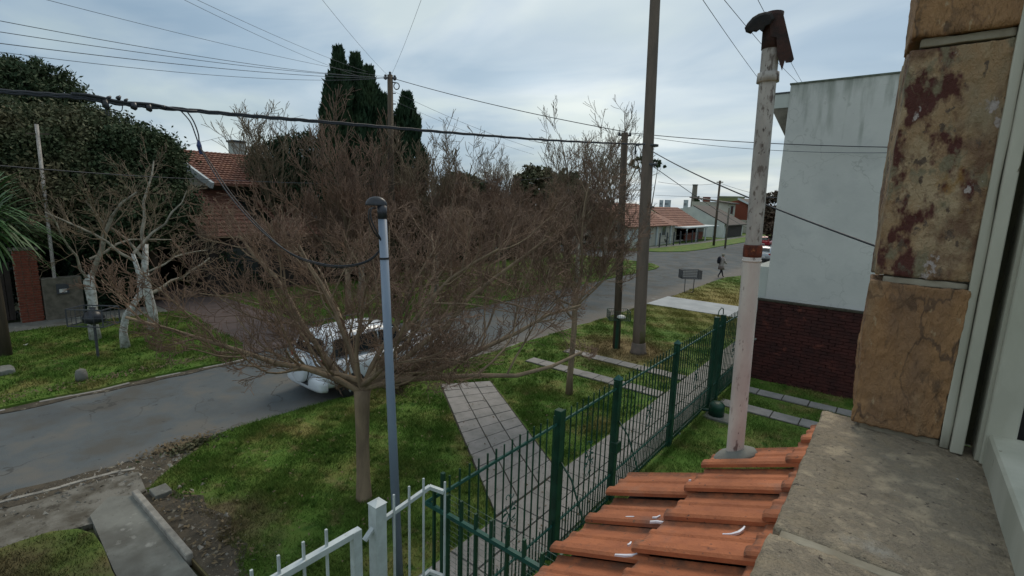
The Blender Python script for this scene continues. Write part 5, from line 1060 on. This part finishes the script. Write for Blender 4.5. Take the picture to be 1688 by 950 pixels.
# kerb piece beside the driveway, loose block, rubble
KP = MB().box(-9.12, -6.87, 1.99, 2.08, -.1, .085).build('kerb_block', m_kerb, bevel=.012); tag(KP, 'long low concrete edging beside the entrance driveway', 'kerb')
ob_ = rough('block', -8.98, -8.68, 2.18, 2.42, -.03, .09, m_conc, thing('concrete_block', (-8.83, 2.3, 0), 'small loose concrete block by the edging', 'block'), .01, .02, 12, 10, 8)
g_ = np.random.default_rng(4); mb = MB()
for i in range(800):
    a, b_ = g_.random(2)
    if i < 130: x_, y_ = -8.9+3.6*a, 2.12+.75*b_**1.4; z_ = .006
    elif i < 1150: x_, y_ = -10.6+1.2*a, .2+3.0*b_; z_ = -.045
    else: x_, y_ = -10.75+.45*a*(1 if i % 3 else 2.2), 2.4+9*b_**2; z_ = RZ
    s_ = .008+.03*g_.random()**3; p = Vector((x_, y_, z_)); q = [p+Vector((g_.normal()*s_, g_.normal()*s_, 0)) for _ in range(3)]+[p+Vector((0, 0, s_*1.2))]
    mb.add(q, [(0, 1, 3), (1, 2, 3), (2, 0, 3)])
o = mb.build('gravel', m_kerb, kind='stuff')
mb = MB()
for i in range(1400):
    a, b_ = g_.random(2)
    if i < 160: x_, y_ = -8.9+2.6*a, 2.15+.5*b_; z_ = .01
    elif i < 720: x_, y_ = -10.5+g_.normal()*.12, 3.1+g_.normal()*.32; z_ = -.04
    else: x_, y_ = -15.4-.5*a, -1+8*b_; z_ = .03
    s_ = .02+.03*g_.random(); t_ = g_.random()*6.28; p = Vector((x_, y_, z_+.05*g_.random())); d = Vector((math.cos(t_), math.sin(t_), g_.normal()*.4))*s_; e = Vector((-math.sin(t_), math.cos(t_), g_.normal()*.4))*s_*.45
    mb.add([p-d, p+e, p+d, p-e], [(0, 1, 2, 3)])
mb.build('fallen_leaves', m_dry, kind='stuff')
mb = MB()
for i in range(900):
    a, b_ = g_.random(2)
    if i < 450: x_, y_, z_ = -9.8+6.4*a, 2.6+9*b_, .05
    elif i < 560: x_, y_, z_ = -4.3+1.0*a, 3+12*b_, .036
    else: x_, y_, z_ = (-22.5+7.2*a, -2+9*b_, .07)
    s_ = .015+.02*g_.random(); t_ = g_.random()*6.28; p = Vector((x_, y_, z_)); d = Vector((math.cos(t_), math.sin(t_), g_.normal()*.3))*s_; e = Vector((-math.sin(t_), math.cos(t_), g_.normal()*.3))*s_*.5
    mb.add([p-d, p+e, p+d, p-e], [(0, 1, 2, 3)])
mb.build('scattered_leaves', m_dry, kind='stuff')
wd_ = gnd(325, 733); t = thing('weed_clump', (wd_.x, wd_.y, -.05), 'low green weed growing at the gutter edge', 'plant')
mb = MB()
for i in range(420):
    t_ = g_.random()*6.28; rr0 = abs(g_.normal())*.17; p = wd_+Vector((math.cos(t_)*rr0*.7, math.sin(t_)*rr0*1.9, -.04+.12*g_.random()*max(0, 1-rr0))); s_ = .025+.03*g_.random()
    d = Vector((g_.normal(), g_.normal(), g_.normal()*.6)).normalized()*s_; e = d.cross(Vector((g_.normal(), g_.normal(), g_.normal()))).normalized()*s_*.5; mb.add([p-d, p+e, p+d, p-e], [(0, 1, 2, 3)])
mb.build('leaves', m_leafb, t, kind='stuff')
for x_, y_ in ((100, 641), (135, 554), (63, 518), (148, 527), (940, 868)):
    pass
for k_, (x_, y_, lb) in enumerate(((42, 569, 'white litter scrap on the opposite verge, left of the wire basket'), (57, 520, 'white litter scrap at the foot of the dark gate'), (1120, 716, 'white litter scrap just inside the green fence'), (1123, 705, 'tiny white scrap inside the green fence, farther one'))):
    p = gnd(x_, y_, .03); s_ = .09 if k_ < 2 else .03; o = MB().add([p+Vector((-s_, 0, 0)), p+Vector((0, -s_*.6, .03)), p+Vector((s_, 0, .01)), p+Vector((0, s_*.7, .04)), p+Vector((0, 0, -.03))], [(0, 1, 2, 3), (0, 1, 4), (1, 2, 4), (2, 3, 4), (3, 0, 4)]).build('litter', m_paper); tag(o, lb, 'litter', 'litter scraps')

# ------------------------------------------------------------------ vehicles
def loft(rings, m, name, parent, smooth=True, kind=None, bevel=0):
    n_ = len(rings[0]); mb = MB(); V = [v for r_ in rings for v in r_]; F = []
    for i in range(len(rings)-1):
        for j in range(n_): F.append((i*n_+j, i*n_+(j+1) % n_, (i+1)*n_+(j+1) % n_, (i+1)*n_+j))
    F += [tuple(range(n_-1, -1, -1)), tuple((len(rings)-1)*n_+j for j in range(n_))]
    return mb.add(V, F).build(name, m, parent, smooth=smooth)
def ring(X, Y, hw, z0, z1, k=24, p=4.2, tum=0.0):
    o = []; zc_ = (z0+z1)/2; hz = (z1-z0)/2
    for j in range(k):
        a = 2*math.pi*(j+.5)/k; c_, s_ = math.cos(a), math.sin(a); q = (abs(c_)**p+abs(s_)**p)**(-1/p)
        zz = s_*q; o.append((X+c_*q*hw*(1-tum*(zz+1)/2), Y, zc_+zz*hz))
    return o
def wheel(parent, x_, y_, z_, r_, wd, sgn):
    t = MB().lathe((x_-wd/2, y_, z_), [(r_*.62, 0), (r_*.93, 0), (r_, wd*.18), (r_, wd*.82), (r_*.93, wd), (r_*.62, wd)], 28, 'x').build('wheel', m_tyre, parent, smooth=True)
    xo = x_+sgn*wd/2; MB().lathe((xo-.015*(1 if sgn > 0 else -1)-.012, y_, z_), [(r_*.62, 0), (r_*.6, .024), (r_*.2, .03), (r_*.14, .034)], 20, 'x').build('rim', m_hub, t)
    mb = MB()
    for k_ in range(5):
        a = k_*1.2566; mb.beam((xo+sgn*.012, y_+math.cos(a)*r_*.14, z_+math.sin(a)*r_*.14), (xo+sgn*.006, y_+math.cos(a)*r_*.58, z_+math.sin(a)*r_*.58), .03, r_*.2)
    mb.build('spokes', m_silver, t)
CX, CY, Z0 = -10.98, 5.98, RZ
SUV = thing('parked_suv', (CX, CY+2.1, Z0), 'white compact off-road car with spare wheel on its tailgate, parked behind the crape myrtle', 'car')
S_ = [(0.0, .70, .40, .88), (.04, .78, .34, .98), (.12, .83, .30, 1.05), (.5, .865, .26, 1.08), (1.2, .87, .25, 1.06), (2.2, .87, .25, 1.04), (2.9, .865, .25, 1.03), (3.15, .86, .25, 1.0), (3.7, .83, .28, .93), (3.98, .76, .33, .86), (4.12, .62, .42, .72)]
body = loft([ring(CX, CY+y_, hw, Z0+a, Z0+b_) for y_, hw, a, b_ in S_], m_car, 'body', SUV)
Cc = [(.10, .72, 1.02, 1.10), (.16, .725, 1.0, 1.35), (.24, .72, 1.0, 1.56), (.42, .70, 1.0, 1.625), (1.0, .70, 1.0, 1.66), (1.7, .70, 1.0, 1.655), (2.15, .69, 1.0, 1.60), (2.5, .70, 1.0, 1.40), (2.95, .74, .98, 1.06)]
loft([ring(CX, CY+y_, hw, Z0+a, Z0+b_, 24, 3.4, .10) for y_, hw, a, b_ in Cc], m_car, 'cabin', SUV)
def sidew(y0a, y1a, y0b, y1b, name='side_window'):
    for s_ in (1, -1):
        xb, xt = CX+s_*.742, CX+s_*.662
        MB().add([(xb, CY+y0a, Z0+1.09), (xb, CY+y1a, Z0+1.09), (xt, CY+y1b, Z0+1.50), (xt, CY+y0b, Z0+1.50), (xb-s_*.03, CY+y0a, Z0+1.09), (xb-s_*.03, CY+y1a, Z0+1.09), (xt-s_*.03, CY+y1b, Z0+1.50), (xt-s_*.03, CY+y0b, Z0+1.50)],
                 [(0, 1, 2, 3), (7, 6, 5, 4), (0, 4, 5, 1), (1, 5, 6, 2), (2, 6, 7, 3), (3, 7, 4, 0)]).build(name, m_glass, SUV)
sidew(.30, .74, .42, .74); sidew(.80, 1.62, .80, 1.62); sidew(1.68, 2.68, 1.68, 2.22)
MB().add([(CX-.56, CY+.095, Z0+1.12), (CX+.56, CY+.095, Z0+1.12), (CX+.52, CY+.205, Z0+1.50), (CX-.52, CY+.205, Z0+1.50), (CX-.56, CY+.14, Z0+1.12), (CX+.56, CY+.14, Z0+1.12), (CX+.52, CY+.25, Z0+1.50), (CX-.52, CY+.25, Z0+1.50)],
         [(0, 1, 2, 3), (7, 6, 5, 4), (0, 4, 5, 1), (1, 5, 6, 2), (2, 6, 7, 3), (3, 7, 4, 0)]).build('rear_window', m_glass, SUV)
MB().add([(CX-.60, CY+2.93, Z0+1.10), (CX+.60, CY+2.93, Z0+1.10), (CX+.54, CY+2.27, Z0+1.54), (CX-.54, CY+2.27, Z0+1.54), (CX-.6, CY+2.86, Z0+1.07), (CX+.6, CY+2.86, Z0+1.07), (CX+.54, CY+2.2, Z0+1.51), (CX-.54, CY+2.2, Z0+1.51)],
         [(0, 1, 2, 3), (7, 6, 5, 4), (0, 4, 5, 1), (1, 5, 6, 2), (2, 6, 7, 3), (3, 7, 4, 0)]).build('windscreen', m_glass, SUV)
for s_ in (1, -1):
    for yy in (.78, 3.28):
        MB().lathe((CX+s_*.80-.04, CY+yy, Z0+.34), [(.40, 0), (.405, .09)], 26, 'x').build('wheel_arch', m_tyre, SUV)
        wheel(SUV, CX+s_*.785, CY+yy, Z0+.33, .33, .20, s_)
    MB().box(CX+s_*.67-.055, CX+s_*.67+.055, CY+.05, CY+.13, Z0+.86, Z0+1.08).build('tail_lamp', m_lamp, SUV, bevel=.02)
    MB().box(CX+s_*.60-.045, CX+s_*.60+.045, CY-.012, CY+.03, Z0+.42, Z0+.55).build('reflector', m_lamp, SUV)
    MB().tube([(CX+s_*.60, CY+.5, Z0+1.66), (CX+s_*.60, CY+.7, Z0+1.70), (CX+s_*.60, CY+1.9, Z0+1.70), (CX+s_*.60, CY+2.1, Z0+1.64)], .017, 8).build('roof_rail', m_basket, SUV, smooth=True)
    MB().lathe((CX+s_*.95, CY+2.42, Z0+1.08), [(.05, -.1), (.09, -.05), (.09, .05), (.06, .11)], 14, 'z').build('mirror', m_bag, SUV, smooth=True)
    MB().box(CX+s_*.862-.012, CX+s_*.862+.012, CY+1.2, CY+2.9, Z0+.28, Z0+.36).build('sill_trim', m_bag, SUV)
    for yy in (1.62, 2.55): MB().box(CX+s_*.873-.004, CX+s_*.873+.004, CY+yy-.1, CY+yy+.06, Z0+.92, Z0+.95).build('door_handle', m_bag, SUV)
mb = MB()
loft([ring(CX, CY+y_, hw, Z0+a, Z0+b_, 24, 5) for y_, hw, a, b_ in ((-.07, .70, .34, .60), (-.03, .80, .28, .64), (.10, .845, .25, .64))], m_car, 'rear_bumper', SUV)
MB().lathe((CX+.02, CY-.20, Z0+.80), [(.30, -.02), (.345, .01), (.36, .06), (.36, .15), (.33, .2)], 30, 'y').build('spare_wheel_cover', m_car, SUV, smooth=True)
mb = MB(); vs = [(CX+.02+.29*math.cos(a), CY-.226, Z0+.80+.29*math.sin(a)) for a in np.linspace(2.0, 3.6, 12)]+[(CX-.20, CY-.226, Z0+.72), (CX-.12, CY-.226, Z0+.95), (CX-.06, CY-.226, Z0+1.06)]
mb.add(vs, [tuple(range(len(vs)))]).build('cover_patch', m_navy, SUV)  # dark navy patch over the upper left of the spare wheel cover
MB().tube([(CX+.02+.363*math.cos(a), CY-.12, Z0+.80+.363*math.sin(a)) for a in np.linspace(-1.9, 1.2, 16)], .012, 6).build('cover_seam', m_black, SUV)
MB().box(CX-.26, CX+.26, CY-.085, CY-.07, Z0+.40, Z0+.52).build('number_plate', m_basket, SUV)
def simple_car(name, px, py, d_, rz, m, label):
    g0 = atd(px, py, d_); x0, y0 = g0.x, g0.y; t = thing(name, (x0, y0, RZ), label, 'car')
    S2 = [(-2, .66, .35, .70), (-1.9, .78, .28, .88), (-1.2, .84, .22, .92), (0, .85, .22, .93), (1.2, .84, .22, .90), (1.85, .78, .28, .78), (2, .6, .38, .6)]
    Z_ = RZ; loft([ring(x0, y0+y_, hw, Z_+a, Z_+b_) for y_, hw, a, b_ in S2], m, 'body', t)
    loft([ring(x0, y0+y_, hw, Z_+a, Z_+b_, 20, 3, .12) for y_, hw, a, b_ in ((-1.75, .70, .85, .95), (-1.35, .69, .85, 1.36), (-.3, .69, .85, 1.45), (.4, .68, .85, 1.38), (1.1, .72, .85, .93))], m, 'cabin', t)
    for s_ in (1, -1):
        MB().add([(x0+s_*.715, y0-1.4, Z_+.97), (x0+s_*.715, y0+.85, Z_+.97), (x0+s_*.645, y0+.35, Z_+1.30), (x0+s_*.645, y0-1.2, Z_+1.30)], [(0, 1, 2, 3)]).build('side_window', m_glass, t)
        for yy in (-1.25, 1.25): wheel(t, x0+s_*.76, y0+yy, Z_+.3, .3, .18, s_)
        MB().box(x0+s_*.62-.1, x0+s_*.62+.1, y0-1.97, y0-1.9, Z_+.66, Z_+.84).build('tail_lamp', m_lamp, t)
    MB().add([(x0-.56, y0-1.72, Z_+1.0), (x0+.56, y0-1.72, Z_+1.0), (x0+.5, y0-1.45, Z_+1.30), (x0-.5, y0-1.45, Z_+1.30)], [(0, 1, 2, 3)]).build('rear_window', m_glass, t)
    MB().box(x0-.25, x0+.25, y0-2.02, y0-1.99, Z_+.45, Z_+.56).build('number_plate', m_paper, t)
    t.rotation_euler.z = rz; return t
simple_car('parked_hatchback', 1262, 420, 54, .05, m_silver, 'silver hatchback parked beyond the cross street, seen beside the white wall')
simple_car('parked_red_car', 1262, 395, 74, .05, m_redcar, 'red car parked beyond the silver hatchback')

# ------------------------------------------------------------------ the walker
pp = gnd(1187, 458, RZ); PE = thing('person', pp, 'person in pale grey coat walking in the road with a black backpack', 'person')
fw = (side*1.0+dep*.25).normalized(); lf = Vector((-fw.y, fw.x, 0))
def J(f_, l_, z_): return pp+fw*f_+lf*l_+Vector((0, 0, z_))
def skin(name, nodes, edges, m, parent, root=0):
    me = bpy.data.meshes.new(name); b = org(parent); me.from_pydata([tuple(Vector(n[0])-b) for n in nodes], edges, []); o = bpy.data.objects.new(name, me); COL.objects.link(o); o.parent = parent
    md = o.modifiers.new('skin', 'SKIN'); 
    for i, n in enumerate(nodes): me.skin_vertices[0].data[i].radius = (n[1], n[2] if len(n) > 2 else n[1])
    me.skin_vertices[0].data[root].use_root = True
    o.modifiers.new('sub', 'SUBSURF').levels = 1; o.modifiers['sub'].render_levels = 2; me.materials.append(m); return o
def add_skin_layer(me): pass
nodes = [(J(0, 0, .88), .12, .15), (J(.01, 0, 1.08), .11, .14), (J(.03, 0, 1.28), .12, .17), (J(.05, 0, 1.42), .07, .09), (J(.07, 0, 1.50), .05), (J(.09, 0, 1.60), .09), (J(.10, 0, 1.67), .07),
         (J(.05, .17, 1.36), .06), (J(-.08, .23, 1.12), .045), (J(.06, .22, .92), .035), (J(.05, -.17, 1.36), .06), (J(.12, -.23, 1.12), .045), (J(.30, -.18, 1.02), .035),
         (J(0, .09, .80), .09), (J(.16, .09, .47), .06), (J(.28, .09, .10), .04), (J(.38, .09, .04), .035), (J(0, -.09, .80), .09), (J(-.06, -.09, .45), .06), (J(-.26, -.09, .13), .04), (J(-.18, -.09, .04), .035)]
edges = [(0, 1), (1, 2), (2, 3), (3, 4), (4, 5), (5, 6), (2, 7), (7, 8), (8, 9), (2, 10), (10, 11), (11, 12), (0, 13), (13, 14), (14, 15), (15, 16), (0, 17), (17, 18), (18, 19), (19, 20)]
me_t = bpy.data.meshes.new('body'); b_ = org(PE); me_t.from_pydata([tuple(Vector(n[0])-b_) for n in nodes], edges, [])
o = bpy.data.objects.new('body', me_t); COL.objects.link(o); o.parent = PE; o.modifiers.new('skin', 'SKIN')
for i, n in enumerate(nodes): me_t.skin_vertices[0].data[i].radius = (n[1], n[2] if len(n) > 2 else n[1])
me_t.skin_vertices[0].data[0].use_root = True; sm_ = o.modifiers.new('sub', 'SUBSURF'); sm_.levels = 1; sm_.render_levels = 2
# skin, dark trousers and shoes by height on the one body mesh
mb_, n, l, b, c, noi, ramp, mixc = mat('walker', (0.42, 0.24, 0.17), None, 8, .7)
sz_ = n.new('ShaderNodeSeparateXYZ'); l.new(n.new('ShaderNodeTexCoord').outputs['Object'], sz_.inputs[0])
l.new(ramp(sz_.outputs[2], [(.885, (0.012, 0.013, 0.022)), (.89, (0.42, 0.24, 0.17))]), b.inputs['Base Color']); me_t.materials.append(mb_)
def coat_ring(f_, l_, z_, a_, b2_): return [tuple(J(f_+a_*math.cos(t), l_+b2_*math.sin(t), z_)) for t in np.linspace(0, 2*math.pi, 14, endpoint=False)]
loft([coat_ring(.02, 0, .62, .20, .25), coat_ring(0, 0, .85, .17, .22), coat_ring(.01, 0, 1.02, .155, .19), coat_ring(.03, 0, 1.25, .16, .215), coat_ring(.04, 0, 1.38, .13, .20), coat_ring(.06, 0, 1.47, .07, .09)], m_coat, 'coat', PE)
loft([coat_ring(.02, 0, .60, .205, .255), coat_ring(.0, 0, .86, .178, .228)], m_skirt, 'coat_hem', PE)
for s_, el, hd in ((1, (-.08, .24, 1.12), (.05, .22, .95)), (-1, (.12, -.24, 1.12), (.27, -.19, 1.03))): MB().tube([J(.04, .17*s_, 1.38), J(*el), J(*hd)], [.075, .06, .05], 10).build('sleeve', m_coat, PE, smooth=True)
hh_ = MB().lathe(J(.07, 0, 1.53), [(.06, 0), (.105, .05), (.115, .10), (.10, .16), (.06, .195), (.01, .205)], 14).build('hair', m_hair, PE, smooth=True)
loft([coat_ring(-.24, 0, 1.02, .07, .12), coat_ring(-.25, 0, 1.2, .10, .15), coat_ring(-.23, 0, 1.40, .09, .14), coat_ring(-.18, 0, 1.52, .05, .10)], m_navycl, 'backpack', PE)

# ------------------------------------------------------------------ far houses beyond the cross street
def winbox(parent, x_, y0, y1, z0, z1, m=m_glassd):
    w_ = MB().box(x_, x_+.03, y0, y1, z0, z1).build('window', m, parent); MB().box(x_, x_+.06, y0-.07, y0, z0-.07, z1+.07).build('frame', m_wpaint, w_); MB().box(x_, x_+.06, y1, y1+.07, z0-.07, z1+.07).build('frame', m_wpaint, w_); return w_
F1 = thing('cream_bungalow', (-27, 59, 0), 'cream bungalow with hipped red tile roof on the far corner', 'house', 'houses beyond the cross street')
MB().box(-32, -24.2, 44+7, 66, 0, 2.55).build('wall', m_cream, F1)
tile_roof('roof', (-28.5, 50.5, 5.1), (0, 12.5, 0), (4.9, 0, -2.65), 30, 12, m_rooff, F1)
MB().add([(-28.5, 63, 5.1), (-23.6, 66.5, 2.45), (-32, 66.5, 2.45)], [(0, 1, 2)]).build('hip_end', m_rooff, F1); MB().add([(-23.6, 63, 2.45), (-23.6, 66.5, 2.45), (-28.5, 63, 5.1)], [(0, 1, 2)]).build('hip_corner', m_rooff, F1)
MB().box(-24.19, -24.14, 51.6, 54.6, .7, 2.1).build('shutter', m_wpaint, F1)
winbox(F1, -24.19, 56.3, 58.0, .9, 2.2); winbox(F1, -24.19, 61.5, 62.8, 1.2, 2.3)
for y_ in (59.6, 64.2): MB().box(-24.19, -24.0, y_, y_+.3, 0, 2.5).build('pilaster', m_wpaint, F1)
F2 = thing('red_gabled_house', (-27, 72, 0), 'house with steep red tile roof and flat carport, second on the far street', 'house', 'houses beyond the cross street')
tile_roof('roof', (-28.2, 66, 4.75), (0, 11.5, 0), (4.2, 2.1, -2.9), 24, 12, m_rooff, F2); MB().box(-31, -25, 67.5, 78, 0, 2.0).build('wall', m_cream, F2)
MB().box(-25.2, -22.9, 67.2, 82, 2.0, 2.16).build('carport_roof', m_wpaint, F2); MB().box(-25.0, -24.8, 72, 80, 0, 1.1).build('brick_parapet', m_brick, F2)
for y_ in (67.4, 71.4, 75.5, 79.5): MB().box(-23.1, -22.95, y_, y_+.15, 0, 2.0).build('carport_post', m_wpaint, F2)
MB().box(-25.1, -25.0, 69, 81, .2, 2.0).build('dark_opening', m_glassd, F2)
F3 = thing('white_gabled_house', (-27, 86, 0), 'white gabled house with dark sheet roof, behind the carport', 'house', 'houses beyond the cross street')
MB().add([(-33, 86, 0), (-23.3, 86, 0), (-23.3, 86, 2.3), (-28.6, 86, 5.0), (-33, 86, 4.2), (-33, 98, 0), (-23.3, 98, 0), (-23.3, 98, 2.3), (-28.6, 98, 5.0), (-33, 98, 4.2)], [(0, 1, 2, 3, 4), (9, 8, 7, 6, 5), (1, 6, 7, 2), (3, 8, 9, 4), (0, 4, 9, 5)]).build('wall', m_render, F3)
MB().add([(-28.7, 86.1, 5.2), (-22.7, 86.1, 2.15), (-22.7, 98.3, 2.15), (-28.7, 98.3, 5.2), (-28.7, 86.1, 5.05), (-22.7, 86.1, 2.0), (-22.7, 98.3, 2.0), (-28.7, 98.3, 5.05)], [(0, 1, 2, 3), (7, 6, 5, 4), (0, 4, 5, 1), (1, 5, 6, 2), (2, 6, 7, 3), (3, 7, 4, 0)]).build('roof', m_roofd, F3)
MB().box(-23.3, -23.2, 87, 97, 0, 1.95).build('garage_door', m_wood_d, F3)
F4 = thing('two_storey_house', (-28, 100, 0), 'two storey house with red brick gable and white fascia, farthest on the street', 'house', 'houses beyond the cross street')
MB().box(-34, -27, 101, 106, 0, 6.0).build('tower_wall', m_cream, F4); winbox(F4, -26.99, 102.5, 104.5, 3.8, 5.3)
MB().add([(-34.4, 100.5, 6.9), (-26.4, 100.5, 5.9), (-26.4, 106.5, 5.9), (-34.4, 106.5, 6.9), (-34.4, 100.5, 6.7), (-26.4, 100.5, 5.7), (-26.4, 106.5, 5.7), (-34.4, 106.5, 6.7)], [(0, 1, 2, 3), (7, 6, 5, 4), (0, 4, 5, 1), (1, 5, 6, 2), (2, 6, 7, 3), (3, 7, 4, 0)]).build('tower_roof', m_roofd, F4)
MB().add([(-32, 110, 0), (-20.5, 110, 0), (-20.5, 110, 3.4), (-27.5, 110, 6.6), (-32, 110, 5.5), (-32, 122, 0), (-20.5, 122, 0), (-20.5, 122, 3.4), (-27.5, 122, 6.6), (-32, 122, 5.5)], [(0, 1, 2, 3, 4), (9, 8, 7, 6, 5), (1, 6, 7, 2)]).build('brick_gable', m_brick, F4)
MB().add([(-27.6, 109.6, 7.0), (-20.0, 109.6, 3.5), (-20.0, 122, 3.5), (-27.6, 122, 7.0), (-27.6, 109.6, 6.75), (-20.0, 109.6, 3.25), (-20.0, 122, 3.25), (-27.6, 122, 6.75)], [(0, 1, 2, 3), (7, 6, 5, 4), (0, 4, 5, 1), (1, 5, 6, 2), (2, 6, 7, 3), (3, 7, 4, 0)]).build('roof', m_roofd, F4)
MB().beam((-27.6, 109.5, 6.9), (-20.0, 109.5, 3.4), .1, .35).build('fascia', m_wpaint, F4); MB().box(-31.5, -20.6, 109.9, 109.98, 0, 2.6).build('ground_floor', m_cream, F4)
FF = thing('corner_fence', (-22.8, 62, 0), 'dark post fence before the cream bungalow', 'fence')
for k_ in range(7): MB().box(-22.85, -22.72, 57.5+k_*2.3, 57.63+k_*2.3, 0, 1.7).build('post', m_basket, FF)
for z_ in (.5, 1.2): MB().box(-22.80, -22.77, 57.5, 71.4, z_, z_+.03).build('rail', m_basket, FF)
bpx = gnd(1087, 402); evergreen('garden_bush', (bpx.x, bpx.y, 0), 'dark green bush at the corner of the cream bungalow', [(Vector((bpx.x, bpx.y, .7)), (.7, .8, .8))], 4500, .12, m_leafd, 77, .1, cat='bush')
# skyline bits
for (x0, x1, y0, y1, d_, m, lb) in ((1088, 1093, 331, 336, 260, m_bluegrey, 'small pale far building, leftmost on the skyline'), (1097, 1105, 331, 338, 240, m_bluegrey, 'pale far block with a water tank on the skyline'), (1128, 1134, 331, 338, 220, m_bluegrey, 'pale far building with pointed roof left of the chimney stack'),
                               (1190, 1224, 326, 335, 150, m_yellow, 'long mossy yellow building on the skyline'), (1160, 1170, 327, 336, 120, m_brick, 'small orange brick tank house on the skyline'), (1225, 1234, 333, 342, 150, m_cream, 'cream far building right of the yellow one'), (1146, 1154, 327, 340, 140, m_leafd, 'dark far treetop block beside the chimney stack')):
    a, b_ = atd(x0, y0, d_), atd(x1, y0, d_); cc_ = (a+b_)/2; wd = (b_-a).length/2; t = thing('skyline_tree' if m is m_leafd else 'skyline_building', (cc_.x, cc_.y, 0), lb, 'tree' if m is m_leafd else 'building', None if m is m_leafd else 'far buildings on the skyline')
    if m is m_leafd:
        t['label'] = 'dark far tree beside the chimney stack'; V, F = leaves([((cc_.x, cc_.y, cc_.z-1), (wd, wd, 1.6))], 1500, .35, 5); np_mesh('crown', V, F, m_leafd, t, k=4, kind='stuff'); MB().tube([(cc_.x, cc_.y, 0), (cc_.x, cc_.y, cc_.z)], .3, 8).build('trunk', m_wood, t); continue
    MB().box(cc_.x-wd, cc_.x+wd, cc_.y-wd, cc_.y+wd, 0, cc_.z).build('wall', m, t)
    MB().box(cc_.x-wd*1.04, cc_.x+wd*1.04, cc_.y-wd*1.04, cc_.y+wd*1.04, cc_.z, cc_.z+.3).build('roof_slab', m, t)
    for k_ in range(3): MB().box(cc_.x-wd*.7+k_*wd*.55, cc_.x-wd*.7+k_*wd*.55+wd*.25, cc_.y-wd-.05, cc_.y-wd, cc_.z-2.0, cc_.z-1.0).build('window', m_glassd, t)
a = atd(1146, 306, 150); t = thing('chimney_stack', (a.x, a.y, 0), 'tall grey chimney stack above the far roofs', 'chimney'); MB().tube([(a.x, a.y, 0), a], [.9, .65], 14).build('shaft', m_plaster, t, smooth=True); MB().tube([a, a+Vector((0, 0, .3))], .75, 14).build('rim', m_conc, t)
# far wood closing the horizon
g_ = np.random.default_rng(77); bl = []
for px_ in range(-420, 2300, 26):
    d_ = g_.uniform(150, 230); p = atd(px_, 300, d_); hh = g_.uniform(3.2, 6.2)
    if 1040 < px_ < 1300: hh *= .62
    bl.append(((p.x, p.y, hh*.45), (5.2, 5.2, hh*.6)))
V, F = leaves(bl, 42000, .75, 78); np_mesh('far_wood', V, F, M_('far wood foliage', (0.055, 0.062, 0.05), (0.085, 0.08, 0.062), .06, .9), k=4, kind='stuff')
bl = []
for px_ in range(330, 1010, 14):
    d_ = g_.uniform(55, 80); p = atd(px_, 320, d_); hh = g_.uniform(3.2, 5.6); bl.append(((p.x, p.y, hh*.42), (2.6, 2.6, hh*.6)))
V, F = leaves(bl, 40000, .32, 79); np_mesh('distant_scrub', V, F, M_('scrub', (0.075, 0.058, 0.042), (0.045, 0.055, 0.032), .35, .9), k=4, kind='stuff')
for m in bpy.data.materials:
    if '_' in m: del m['_']
